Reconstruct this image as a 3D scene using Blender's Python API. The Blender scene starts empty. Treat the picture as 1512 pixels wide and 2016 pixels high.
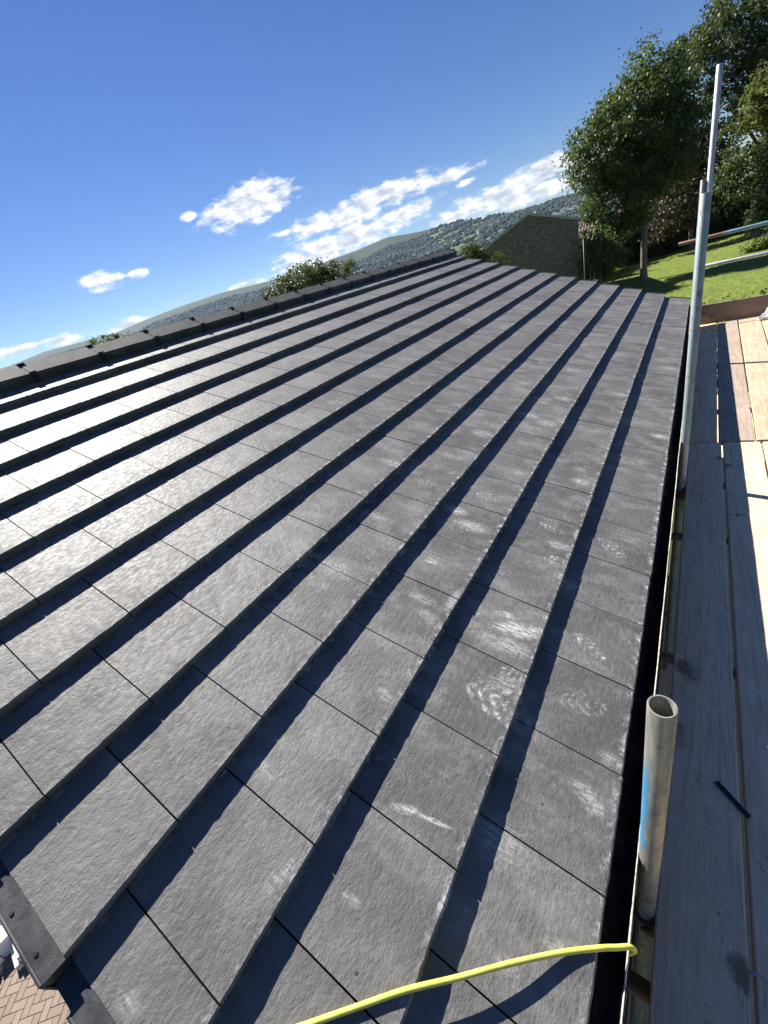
import bpy, bmesh, math, random
import numpy as np
from mathutils import Vector, Matrix, noise as mnoise
random.seed(7); rng = np.random.default_rng(7)
S = bpy.context.scene
COL = S.collection
R = math.radians

# ------------------------------------------------------------------ camera
PITCH = R(23.7)
CAM_POS = (0.0776, -1.0058, 1.3899)
CAM_R = ((0.801776, 0.067389, -0.593813), (0.528456, -0.543962, 0.651798), (-0.279088, -0.8364, -0.471747))
cam = bpy.data.cameras.new('camera'); cam_o = bpy.data.objects.new('camera', cam); COL.objects.link(cam_o)
m = Matrix.Identity(4)
for i in range(3):
    m[i][0] = CAM_R[i][0]; m[i][1] = -CAM_R[i][1]; m[i][2] = -CAM_R[i][2]; m[i][3] = CAM_POS[i]
cam_o.matrix_world = m
cam.sensor_fit = 'HORIZONTAL'; cam.sensor_width = 36.0; cam.lens = 784.455 / 1512 * 36
cam.clip_start = 0.02; cam.clip_end = 30000
S.camera = cam_o
def project(p):
    """world point -> pixel of the 1512 x 2016 frame (used only to pick which pieces are near enough to build singly)"""
    d = [p[i] - CAM_POS[i] for i in range(3)]
    c = [sum(CAM_R[i][k] * d[i] for i in range(3)) for k in range(3)]
    if c[2] < 0.05: return None
    return 756 + 784.455 * c[0] / c[2], 1008 + 784.455 * c[1] / c[2], c[2]

# ------------------------------------------------------------------ world, sun, exposure
SUN_EL, SUN_AZ = 42.0, -73.5           # azimuth from +Y towards +X
SUN_DIR = Vector((math.cos(R(SUN_EL)) * math.sin(R(SUN_AZ)), math.cos(R(SUN_EL)) * math.cos(R(SUN_AZ)), math.sin(R(SUN_EL))))
sun = bpy.data.lights.new('sun', 'SUN'); sun.energy = 5.0; sun.angle = R(0.53); sun.color = (1.0, 0.955, 0.88)
sun_o = bpy.data.objects.new('sun', sun); COL.objects.link(sun_o)
sun_o.rotation_euler = (-SUN_DIR).to_track_quat('-Z', 'Y').to_euler()
S.view_settings.view_transform = 'Standard'; S.view_settings.look = 'None'
S.view_settings.exposure = 1.2; S.view_settings.gamma = 1.0; S.view_settings.use_curve_mapping = False
SKY_STRENGTH = 0.05
HAZE = 0.000045
S.cycles.max_bounces = 6; S.cycles.diffuse_bounces = 3; S.cycles.glossy_bounces = 2; S.cycles.transmission_bounces = 3; S.cycles.volume_bounces = 0

class NT:
    """small helper round a node tree"""
    def __init__(s, tree): s.t = tree; s.n = tree.nodes; s.l = tree.links
    def add(s, kind, **kw):
        n = s.n.new(kind)
        for k, v in kw.items():
            if k in ('ins',):
                for kk, vv in v.items(): s.set(n, kk, vv)
            else: setattr(n, k, v)
        return n
    def set(s, n, k, v):
        sock = n.inputs[k]
        if hasattr(v, 'is_output') or isinstance(v, bpy.types.NodeSocket): s.l.new(v, sock)
        else: sock.default_value = v
    def math(s, op, a, b=None, c=None, clamp=False):
        n = s.n.new('ShaderNodeMath'); n.operation = op; n.use_clamp = clamp
        s.set(n, 0, a)
        if b is not None: s.set(n, 1, b)
        if c is not None: s.set(n, 2, c)
        return n.outputs[0]
    def vmath(s, op, a, b=None):
        n = s.n.new('ShaderNodeVectorMath'); n.operation = op
        s.set(n, 0, a)
        if b is not None: s.set(n, 1, b)
        return n
    def mr(s, v, a, b, c=0.0, d=1.0, smooth=True):
        n = s.n.new('ShaderNodeMapRange'); n.interpolation_type = 'SMOOTHSTEP' if smooth else 'LINEAR'
        s.set(n, 0, v); s.set(n, 1, a); s.set(n, 2, b); s.set(n, 3, c); s.set(n, 4, d)
        return n.outputs[0]
    def noise(s, vec, scale, detail=4, rough=0.55, dist=0.0, dim='3D'):
        n = s.n.new('ShaderNodeTexNoise'); n.noise_dimensions = dim
        if vec is not None: s.l.new(vec, n.inputs['Vector'])
        n.inputs['Scale'].default_value = scale; n.inputs['Detail'].default_value = detail
        n.inputs['Roughness'].default_value = rough; n.inputs['Distortion'].default_value = dist
        return n.outputs['Fac']
    def mapping(s, vec, loc=(0,0,0), rot=(0,0,0), scale=(1,1,1), kind='POINT'):
        n = s.n.new('ShaderNodeMapping'); n.vector_type = kind
        s.l.new(vec, n.inputs[0]); n.inputs[1].default_value = loc; n.inputs[2].default_value = rot; n.inputs[3].default_value = scale
        return n.outputs[0]
    def mix(s, f, a, b, blend='MIX'):
        n = s.n.new('ShaderNodeMix'); n.data_type = 'RGBA'; n.blend_type = blend
        s.set(n, 0, f); s.set(n, 6, a); s.set(n, 7, b)
        return n.outputs[2]
    def ramp(s, v, stops):
        n = s.n.new('ShaderNodeValToRGB'); s.l.new(v, n.inputs[0])
        e = n.color_ramp.elements
        while len(e) < len(stops): e.new(0.5)
        for i, (p, c) in enumerate(stops): e[i].position = p; e[i].color = c if len(c) == 4 else (*c, 1)
        return n.outputs[0]
    def bump(s, h, strength, dist, normal=None):
        n = s.n.new('ShaderNodeBump'); n.inputs['Strength'].default_value = strength; n.inputs['Distance'].default_value = dist
        s.l.new(h, n.inputs['Height'])
        if normal is not None: s.l.new(normal, n.inputs['Normal'])
        return n.outputs[0]

world = bpy.data.worlds.new('World'); S.world = world; world.use_nodes = True
W_ = NT(world.node_tree); W_.n.clear()
sky = W_.add('ShaderNodeTexSky', sky_type='NISHITA', sun_disc=False)
sky.sun_elevation = R(SUN_EL); sky.sun_rotation = R(SUN_AZ); sky.altitude = 300; sky.air_density = 1.0; sky.dust_density = 0.0; sky.ozone_density = 4.5
tc = W_.add('ShaderNodeTexCoord')
sep = W_.add('ShaderNodeSeparateXYZ'); W_.l.new(tc.outputs['Generated'], sep.inputs[0])
AZ = W_.math('MULTIPLY', W_.math('ARCTAN2', sep.outputs[0], sep.outputs[1]), 180 / math.pi)
EL = W_.math('MULTIPLY', W_.math('ARCSINE', sep.outputs[2]), 180 / math.pi)
comb = W_.add('ShaderNodeCombineXYZ'); W_.l.new(AZ, comb.inputs[0]); W_.l.new(EL, comb.inputs[1]); AE = comb.outputs[0]
# cumulus: (azimuth, elevation, half width, half height)
CLOUDS = [(-46.0, 11.6, 5.8, 1.35), (-44.5, 12.7, 3.2, 1.0), (-52.5, 12.35, 1.1, .42),
          (-36.0, 8.2, 8.8, .95), (-31.0, 8.7, 7.0, .9), (-24.5, 8.2, 4.5, .55),
          (-36.5, 6.0, 8.5, 1.15), (-29.0, 6.5, 4.2, .7), (-41.0, 5.2, 5.5, .8),
          (-19.5, 5.0, 5.5, .85), (-13.5, 5.5, 5.5, .9), (-15.5, 4.0, 7.0, .8), (-23.8, 4.5, 2.6, .7), (-7.0, 4.6, 6.0, 1.2),
          (-63.6, 9.0, 2.4, .75), (-60.0, 8.75, 1.3, .4), (-63.4, 4.5, 3.0, .55), (-70.3, 4.8, 2.0, .5), (-75.0, 5.0, 2.6, .45),
          (-49.6, 4.75, 2.6, .4), (-21.7, 7.1, 1.1, .28), (-90.0, 6.0, 6.0, .9), (12.0, 6.0, 9.0, 1.3), (30, 7, 8, 1.4), (-110, 8, 7, 1.2), (55, 5.5, 10, 1.2)]
field = None
for a, e, wa, we in CLOUDS:
    ma = W_.add('ShaderNodeVectorMath', operation='MULTIPLY_ADD'); W_.l.new(AE, ma.inputs[0]); ix, iy = 1 / (wa * 1.15), 1 / (we * 1.35)
    ma.inputs[1].default_value = (ix, iy, 0); ma.inputs[2].default_value = (-a * ix, -e * iy, 0)
    ln = W_.vmath('LENGTH', ma.outputs[0]).outputs['Value']
    fv = W_.math('SUBTRACT', 1.0, ln)
    field = fv if field is None else W_.math('MAXIMUM', field, fv)
# clouds elsewhere round the horizon, the same kind of small cumulus
gen = W_.noise(W_.mapping(AE, scale=(0.05, 0.22, 1)), 1.0, 2, 0.5)
band = W_.math('MULTIPLY', W_.mr(EL, 1.0, 4.0), W_.mr(EL, 16.0, 9.0))
away = W_.mr(W_.math('ABSOLUTE', W_.math('ADD', AZ, 25.0)), 60.0, 75.0)
gfield = W_.math('SUBTRACT', W_.math('MULTIPLY', W_.math('MULTIPLY', W_.math('SUBTRACT', gen, 0.5), 5.0), W_.math('MULTIPLY', band, away)), W_.math('SUBTRACT', 1.0, W_.math('MULTIPLY', band, away)))
field = W_.math('MAXIMUM', field, gfield)
nvec = W_.mapping(AE, scale=(0.5, 1.2, 1))
n1 = W_.noise(nvec, 1.0, 7, 0.6)
nvec2 = W_.mapping(AE, loc=(0.35, 0.55, 0), scale=(0.5, 1.2, 1))      # the same puffs a little towards the sun
n2 = W_.noise(nvec2, 1.0, 3, 0.6)
dens = W_.math('ADD', W_.math('MULTIPLY', field, 1.25), W_.math('MULTIPLY', W_.math('SUBTRACT', n1, 0.5), 2.2))
alpha = W_.mr(dens, 0.02, 0.74)
relief = W_.math('SUBTRACT', n1, n2)
shade = W_.mr(W_.math('ADD', W_.math('MULTIPLY', relief, 1.6), W_.math('MULTIPLY', dens, -0.25)), -0.55, 0.12)
cloud_col = W_.mix(shade, (5.2, 5.6, 6.4, 1), (11.2, 11.0, 10.7, 1))
hsv = W_.add('ShaderNodeHueSaturation'); hsv.inputs['Saturation'].default_value = 1.18; hsv.inputs['Value'].default_value = 0.86; hsv.inputs['Hue'].default_value = 0.515; W_.l.new(sky.outputs[0], hsv.inputs['Color'])
mixc = W_.mix(W_.math('MULTIPLY', alpha, 0.94), hsv.outputs[0], cloud_col)
bg = W_.add('ShaderNodeBackground'); W_.l.new(mixc, bg.inputs[0]); bg.inputs[1].default_value = SKY_STRENGTH
out = W_.add('ShaderNodeOutputWorld'); W_.l.new(bg.outputs[0], out.inputs[0])

# ------------------------------------------------------------------ object helpers
def tag(o, label=None, cat=None, group=None, kind=None):
    if label: o['label'] = label
    if cat: o['category'] = cat
    if group: o['group'] = group
    if kind: o['kind'] = kind
    return o
def empty(name, loc=(0, 0, 0), rz=0.0):
    o = bpy.data.objects.new(name, None); COL.objects.link(o); o.location = loc; o.rotation_euler = (0, 0, rz); o.empty_display_size = 0.1
    return o
def link(name, me, mat=None, parent=None, mw=None):
    o = bpy.data.objects.new(name, me); COL.objects.link(o)
    if mat is not None and len(me.materials) == 0: me.materials.append(mat)
    if parent is not None: o.parent = parent
    if mw is not None: o.matrix_local = mw
    return o
def bm_obj(name, bm, mat, parent=None, smooth=False, mw=None):
    me = bpy.data.meshes.new(name); bmesh.ops.recalc_face_normals(bm, faces=bm.faces[:])
    if smooth:
        for f in bm.faces: f.smooth = True
    bm.to_mesh(me); bm.free()
    return link(name, me, mat, parent, mw)
def pydata(name, v, f, mat, parent=None, smooth=False, mw=None):
    me = bpy.data.meshes.new(name); me.from_pydata(v, [], f); me.update()
    if smooth: me.polygons.foreach_set('use_smooth', [True] * len(me.polygons))
    return link(name, me, mat, parent, mw)
def add_box(bm, x0, x1, y0, y1, z0, z1, mat=None, bevel=0.0):
    vs = [bm.verts.new(mat @ Vector(p) if mat else p) for p in ((x0,y0,z0),(x1,y0,z0),(x1,y1,z0),(x0,y1,z0),(x0,y0,z1),(x1,y0,z1),(x1,y1,z1),(x0,y1,z1))]
    fs = [bm.faces.new([vs[i] for i in q]) for q in ((0,3,2,1),(4,5,6,7),(0,1,5,4),(1,2,6,5),(2,3,7,6),(3,0,4,7))]
    if bevel:
        es = list({e for f in fs for e in f.edges})
        bmesh.ops.bevel(bm, geom=es, offset=bevel, segments=1, affect='EDGES')
def box_obj(name, x0, x1, y0, y1, z0, z1, mat, parent=None, bevel=0.0, mw=None):
    bm = bmesh.new(); add_box(bm, x0, x1, y0, y1, z0, z1, None, bevel); return bm_obj(name, bm, mat, parent, mw=mw)
def add_tube(bm, pts, rad, seg=16, caps=True):
    """tube along points; rad is a number or one per point"""
    pts = [Vector(p) for p in pts]; n = len(pts)
    if not hasattr(rad, '__len__'): rad = [rad] * n
    rings = []; prev = None
    for i, p in enumerate(pts):
        t = (pts[min(i + 1, n - 1)] - pts[max(i - 1, 0)]).normalized()
        if prev is None:
            a = Vector((1, 0, 0)) if abs(t.x) < 0.8 else Vector((0, 1, 0)); a = (a - t * a.dot(t)).normalized()
        else: a = (prev - t * prev.dot(t)).normalized()
        prev = a; b = t.cross(a)
        rings.append([bm.verts.new(p + (a * math.cos(2 * math.pi * k / seg) + b * math.sin(2 * math.pi * k / seg)) * rad[i]) for k in range(seg)])
    for i in range(n - 1):
        for k in range(seg):
            bm.faces.new((rings[i][k], rings[i][(k + 1) % seg], rings[i + 1][(k + 1) % seg], rings[i + 1][k]))
    if caps:
        bm.faces.new(rings[0][::-1]); bm.faces.new(rings[-1])
    return rings
def hollow_tube(bm, a, b, ro=0.02415, ri=0.0202, seg=28, wob=0.0):
    """scaffold tube: open at both ends with a wall you can see"""
    a = Vector(a); b = Vector(b); t = (b - a).normalized()
    x = Vector((1, 0, 0)) if abs(t.x) < 0.8 else Vector((0, 1, 0)); x = (x - t * x.dot(t)).normalized(); y = t.cross(x)
    def ring(p, r): return [bm.verts.new(p + (x * math.cos(2 * math.pi * k / seg) + y * math.sin(2 * math.pi * k / seg)) * r) for k in range(seg)]
    e = t * 0.0012
    L = [ring(a, ri), ring(a, ro - .001), ring(a + e, ro), ring(b - e, ro), ring(b, ro - .001), ring(b, ri + .0008), ring(b - e, ri)]
    L.append(L[0])
    for i in range(len(L) - 1):
        for k in range(seg): bm.faces.new((L[i][k], L[i][(k + 1) % seg], L[i + 1][(k + 1) % seg], L[i + 1][k]))

def new_mat(name):
    mt = bpy.data.materials.new(name); mt.use_nodes = True
    t = NT(mt.node_tree); t.p = t.n['Principled BSDF']; t.out = t.n['Material Output']
    return mt, t
def simple(name, col, rough=0.6, var=0.15, scale=8.0, bump=0.0, bscale=60.0, metal=0.0):
    mt, t = new_mat(name); g = t.add('ShaderNodeNewGeometry')
    f = t.noise(g.outputs['Position'], scale, 5, 0.6)
    a = tuple(c * (1 - var * 1.6) for c in col) + (1,); b = tuple(min(1, c * (1 + var * 1.6)) for c in col) + (1,)
    t.l.new(t.mix(t.mr(f, 0.3, 0.7), a, b), t.p.inputs['Base Color'])
    t.p.inputs['Roughness'].default_value = rough; t.p.inputs['Metallic'].default_value = metal
    if bump:
        t.l.new(t.bump(t.noise(g.outputs['Position'], bscale, 4), 1.0, bump), t.p.inputs['Normal'])
    return mt
MAT = {}

# ------------------------------------------------------------------ materials
GA, WT = 0.327356, 0.30          # tile gauge (course height) and cover width
TH = 0.038                       # step at each course
MROOF = Matrix.Rotation(PITCH, 4, 'Y')    # roof frame (u towards eave, v along, n out) -> world
def roofpt(u, v, n=0.0): return MROOF @ Vector((u, v, n))

# tile
mt, t = new_mat('slate_grey_tile'); MAT['tile'] = mt
geo = t.add('ShaderNodeNewGeometry'); oi = t.add('ShaderNodeObjectInfo')
ruv = t.add('ShaderNodeVectorRotate', rotation_type='Y_AXIS'); t.l.new(geo.outputs['Position'], ruv.inputs[0]); ruv.inputs['Angle'].default_value = -PITCH
UV = ruv.outputs[0]
flat = t.vmath('MULTIPLY', UV, (1, 1, 0)).outputs[0]
su = t.add('ShaderNodeSeparateXYZ'); t.l.new(UV, su.inputs[0]); U, V = su.outputs[0], su.outputs[1]
rnd = oi.outputs['Random']
shift = t.vmath('ADD', flat, t.vmath('SCALE', (1, 1, 1)).outputs[0])
cmb = t.add('ShaderNodeCombineXYZ'); t.l.new(t.math('MULTIPLY', rnd, 37.0), cmb.inputs[2])
FV = t.vmath('ADD', flat, cmb.outputs[0]).outputs[0]          # each tile has its own slice of the noise
fine = t.noise(t.mapping(FV, scale=(1.0, 0.6, 1)), 190, 4, 0.66, 0.0)
mid = t.noise(t.mapping(FV, scale=(1.0, 0.65, 1)), 62, 3, 0.6, 0.1)
grit = t.noise(FV, 420, 2, 0.6)
tone = t.noise(FV, 5.0, 4, 0.6)
base = t.mix(t.mr(tone, 0.3, 0.7), (0.100, 0.097, 0.094, 1), (0.138, 0.133, 0.128, 1))
bright = t.math('MULTIPLY_ADD', rnd, 0.36, 0.82)
base = t.vmath('SCALE', base); t.set(base, 'Scale', bright); base = base.outputs[0]
base = t.mix(t.math('MULTIPLY', t.mr(grit, 0.60, 0.75), 0.35), base, (0.2, 0.2, 0.2, 1))
# dust: broad pale bloom, streaks running with the slope, scuffed leading edges, boot prints
walk = t.math('MULTIPLY', t.mr(V, -1.6, -0.3, 0.15, 1.0), t.mr(U, -3.4, -0.7, 0.25, 1.0))
bloomn = t.noise(t.mapping(flat, scale=(0.6, 1.2, 1)), 7.0, 6, 0.72, 0.3)
bloom = t.math('MULTIPLY', t.mr(bloomn, 0.42, 0.74), walk)
speck = t.noise(flat, 150, 3, 0.7)
blotch = t.noise(flat, 16, 4, 0.7, 0.8)
sc = t.math('MULTIPLY', t.mr(blotch, 0.52, 0.72), t.mr(speck, 0.42, 0.62))
sc = t.math('MULTIPLY', sc, t.math('MULTIPLY', walk, t.mr(bloomn, 0.42, 0.66)))
streakn = t.noise(t.mapping(flat, scale=(2.6, 75, 1)), 1.0, 5, 0.72, 0.1)
streak = t.math('MULTIPLY', t.mr(streakn, 0.54, 0.74), t.math('MULTIPLY', t.mr(V, 0.6, 3.0, 0.12, 1.0), t.mr(t.noise(flat, 3.2, 4), 0.42, 0.62, 0.1, 1.0)))
dl = t.math('FRACT', t.math('ADD', t.math('MULTIPLY', U, -1 / GA), 0.02))      # 0 at a leading edge
edgem = t.mr(dl, 0.13, 0.02)
edge = t.math('MULTIPLY', edgem, t.math('MULTIPLY', t.mr(t.noise(flat, 30, 5, 0.75), 0.48, 0.62), t.mr(V, -1.3, 0.5, 0.35, 1.0)))
edge = t.math('MULTIPLY', edge, t.mr(U, -3.9, -0.6, 0.35, 1.0))
topf = t.mr(t.vmath('DOT_PRODUCT', geo.outputs['True Normal'], tuple(MROOF @ Vector((0, 0, 1)))).outputs['Value'], 0.75, 0.9)
edge = t.math('MULTIPLY', edge, topf)
# (u, v, angle, half length, half width, strength)
PRINTS = [(-0.378,-0.294,-3.117,0.1258,0.0629,1.00), (-0.364,-0.204,-0.755,0.0694,0.0416,1.00), (-0.168,0.100,2.698,0.0740,0.0311,0.90), (-0.140,-0.136,-2.757,0.0829,0.0415,0.55), (-0.176,0.708,2.484,0.0843,0.0380,0.75), (-0.450,0.671,2.966,0.0706,0.0318,0.80), (-0.380,0.452,-2.897,0.0581,0.0291,0.90), (-0.799,0.707,3.121,0.0760,0.0342,0.75), (-1.111,0.936,3.118,0.0680,0.0306,0.75), (-1.129,0.617,3.098,0.0714,0.0321,0.45), (-1.424,0.775,-3.091,0.0765,0.0344,0.60), (-0.820,1.601,-3.115,0.0669,0.0334,0.60), (-1.393,1.407,-2.943,0.0625,0.0313,0.65), (-2.058,1.034,-2.862,0.0754,0.0377,0.60), (-2.049,1.600,-2.940,0.0775,0.0388,0.50), (-0.420,0.894,3.036,0.0607,0.0303,0.45), (-0.793,0.436,-3.122,0.0941,0.0424,0.55), (-1.327,0.326,-3.012,0.0588,0.0294,0.55), (-1.433,0.127,-3.101,0.0677,0.0339,0.35), (-1.054,0.085,-3.091,0.0582,0.0291,0.40), (-0.008,-0.782,2.815,0.0183,0.0091,0.40), (-0.603,-0.310,-3.052,0.0381,0.0190,0.30), (-0.133,1.639,2.961,0.0522,0.0261,0.40)]
pwob = t.math('MULTIPLY', t.noise(flat, 22, 4, 0.7), 7.0)
prints = None
for (pu, pv, ang, hl, hw, st) in PRINTS:
    loc = t.mapping(flat, loc=(pu, pv, 0), rot=(0, 0, ang), scale=(hl, hw, 1), kind='TEXTURE')
    ln = t.vmath('LENGTH', loc).outputs['Value']
    body = t.mr(ln, 1.0, 0.80)
    sl = t.add('ShaderNodeSeparateXYZ'); t.l.new(loc, sl.inputs[0])
    ay = t.math('ABSOLUTE', sl.outputs[1])
    wave = t.math('SINE', t.math('ADD', t.math('ADD', t.math('MULTIPLY', sl.outputs[0], 19.0), pwob), t.math('MULTIPLY', ay, 7.0)))
    lug = t.math('SINE', t.math('MULTIPLY', ay, 11.0))
    bars = t.math('MULTIPLY', t.mr(wave, -0.5, 0.5, 0.25, 1.0), t.mr(lug, -0.7, 0.0, 0.5, 1.0))
    arch = t.mr(t.math('ABSOLUTE', t.math('ADD', sl.outputs[0], 0.28)), 0.06, 0.16, 0.35, 1.0)
    mk = t.math('MULTIPLY', t.math('MULTIPLY', t.math('MULTIPLY', body, bars), arch), st)
    prints = mk if prints is None else t.math('MAXIMUM', prints, mk)
prints = t.math('MULTIPLY', prints, t.math('MULTIPLY', t.mr(t.noise(flat, 42, 6, 0.8, 0.5), 0.38, 0.64), t.mr(speck, 0.3, 0.6, 0.5, 1.0)))
SMEARS = [(-0.414,0.010,-2.840,0.1354,0.0514,1.00), (-0.407,-0.074,-3.101,0.0978,0.0489,0.60), (-0.332,-0.815,1.493,0.0503,0.0176,0.95), (-0.499,-0.707,-2.813,0.0567,0.0170,0.70), (-0.429,-0.692,-2.935,0.0716,0.0086,1.00), (-0.088,-0.398,-0.304,0.0614,0.0368,0.50), (-0.057,-0.420,-3.014,0.0548,0.0274,0.45), (-0.783,0.443,-3.086,0.1332,0.0533,0.60), (-0.392,0.558,-3.066,0.0951,0.0428,0.50), (-0.736,-0.130,3.043,0.0720,0.0360,0.40), (-0.678,-0.019,-1.606,0.0873,0.0305,0.70), (-0.393,-0.223,-2.654,0.0869,0.0521,0.35), (-0.686,-0.981,1.279,0.0882,0.0265,0.35), (-0.088,-0.745,-2.756,0.0458,0.0229,0.35), (-0.168,-0.831,-3.087,0.0471,0.0235,0.35), (-0.524,-0.931,0.125,0.0404,0.0141,0.40), (-0.819,-1.297,-3.095,0.0478,0.0287,0.25), (-0.704,-0.481,3.138,0.0598,0.0299,0.40), (0.001,-0.680,2.961,0.0363,0.0181,0.30), (-0.469,0.053,-2.986,0.0813,0.0244,0.70)]
smears = None
for (pu, pv, ang, hl, hw, st) in SMEARS:
    loc = t.mapping(flat, loc=(pu, pv, 0), rot=(0, 0, ang), scale=(hl, hw, 1), kind='TEXTURE')
    ln = t.vmath('LENGTH', loc).outputs['Value']
    mk = t.math('MULTIPLY', t.mr(ln, 1.0, 0.1), st)
    smears = mk if smears is None else t.math('MAXIMUM', smears, mk)
sr = random.Random(31)
for i in range(36):
    pu, pv = sr.uniform(-1.35, -0.03), sr.triangular(-1.15, 4.2, 0.4); hl = sr.uniform(0.05, 0.17); hw = hl * sr.uniform(0.22, 0.75); st = sr.uniform(0.2, 0.75) * (1.0 if pu > -1.0 else 0.6)
    ma = t.add('ShaderNodeVectorMath', operation='MULTIPLY_ADD'); t.l.new(flat, ma.inputs[0]); ma.inputs[1].default_value = (1 / hl, 1 / hw, 0); ma.inputs[2].default_value = (-pu / hl, -pv / hw, 0)
    smears = t.math('MAXIMUM', smears, t.math('MULTIPLY', t.mr(t.vmath('LENGTH', ma.outputs[0]).outputs['Value'], 1.0, 0.05), st))
smn = t.mr(t.noise(t.mapping(flat, scale=(0.4, 2.0, 1)), 60, 6, 0.8, 0.3), 0.38, 0.62)
smears = t.math('MULTIPLY', t.math('MULTIPLY', smears, smn), 1.35, clamp=True)
dust = t.math('MAXIMUM', t.math('MULTIPLY', bloom, 0.22), t.math('MULTIPLY', streak, 0.75))
dust = t.math('MAXIMUM', dust, t.math('MULTIPLY', sc, 0.75))
dust = t.math('MAXIMUM', dust, t.math('MULTIPLY', edge, 0.95))
dust = t.math('MAXIMUM', dust, t.math('MULTIPLY', prints, 1.0))
dust = t.math('MAXIMUM', dust, smears, clamp=True)
colr = t.mix(dust, base, (0.58, 0.57, 0.55, 1))
# loose dark grit
spot = t.mr(t.noise(flat, 30, 1, 0.3), 0.79, 0.81)
colr = t.mix(spot, colr, (0.03, 0.03, 0.032, 1))
t.l.new(colr, t.p.inputs['Base Color'])
t.l.new(t.math('ADD', t.mr(mid, 0.3, 0.7, 0.56, 0.70), t.math('MULTIPLY', dust, 0.35)), t.p.inputs['Roughness'])
patch = t.noise(t.mapping(FV, scale=(1.2, 0.7, 1)), 13, 6, 0.75, 0.4)
t.l.new(t.mr(patch, 0.34, 0.64, 0.34, 0.58), t.p.inputs['Specular IOR Level'])
hgt = t.math('ADD', t.math('MULTIPLY', fine, 0.55), t.math('ADD', mid, t.math('MULTIPLY', grit, 0.09)))
t.l.new(t.bump(hgt, 0.85, 0.0029), t.p.inputs['Normal'])

MAT['felt'] = simple('roofing_felt', (0.012, 0.012, 0.013), 0.9, bump=0.001)
MAT['ridge'] = simple('ridge_concrete', (0.052, 0.053, 0.055), 0.78, 0.2, 9, 0.0016, 190)
MAT['black_plastic'] = simple('black_plastic', (0.012, 0.012, 0.013), 0.75, 0.2, 30, 0.0006, 80)
# verge cap: scuffed dark grey plastic
mt, t = new_mat('grey_plastic_cap'); MAT['cap'] = mt
g = t.add('ShaderNodeNewGeometry'); P = g.outputs['Position']
c = t.mix(t.mr(t.noise(P, 22, 5, 0.65), 0.35, 0.7), (0.032, 0.034, 0.037, 1), (0.062, 0.064, 0.066, 1))
c = t.mix(t.math('MULTIPLY', t.mr(t.noise(P, 90, 4, 0.7), 0.6, 0.75), 0.5), c, (0.16, 0.16, 0.15, 1)); t.l.new(c, t.p.inputs['Base Color'])
t.l.new(t.mr(t.noise(P, 35, 4), 0.3, 0.7, 0.36, 0.56), t.p.inputs['Roughness']); t.l.new(t.bump(t.noise(P, 160, 3), 0.5, 0.0008), t.p.inputs['Normal'])
# gutter
mt, t = new_mat('dark_gutter_plastic'); MAT['gutter'] = mt
g = t.add('ShaderNodeNewGeometry'); P = g.outputs['Position']
c = t.mix(t.mr(t.noise(P, 30, 5, 0.7), 0.42, 0.75), (0.012, 0.011, 0.011, 1), (0.05, 0.042, 0.038, 1)); t.l.new(c, t.p.inputs['Base Color'])
t.l.new(t.mr(t.noise(P, 14, 4), 0.3, 0.7, 0.25, 0.6), t.p.inputs['Roughness']); t.l.new(t.bump(t.noise(P, 70, 4), 0.6, 0.002), t.p.inputs['Normal'])
MAT['gutter_outer'] = simple('brown_gutter_outside', (0.045, 0.033, 0.028), 0.5, 0.3, 30, 0.001, 90)
MAT['gutter_lip'] = simple('dusty_gutter_rim', (0.55, 0.51, 0.42), 0.7, 0.25, 60, 0.001, 120)  # cream tone puts the sun's glare on the worn rim into its colour
MAT['brick_wall'] = simple('brown_brick_wall', (0.09, 0.055, 0.04), 0.85, 0.3, 6, 0.003, 60)
MAT['white_upvc'] = simple('white_upvc', (0.75, 0.75, 0.74), 0.35, 0.05)

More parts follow.
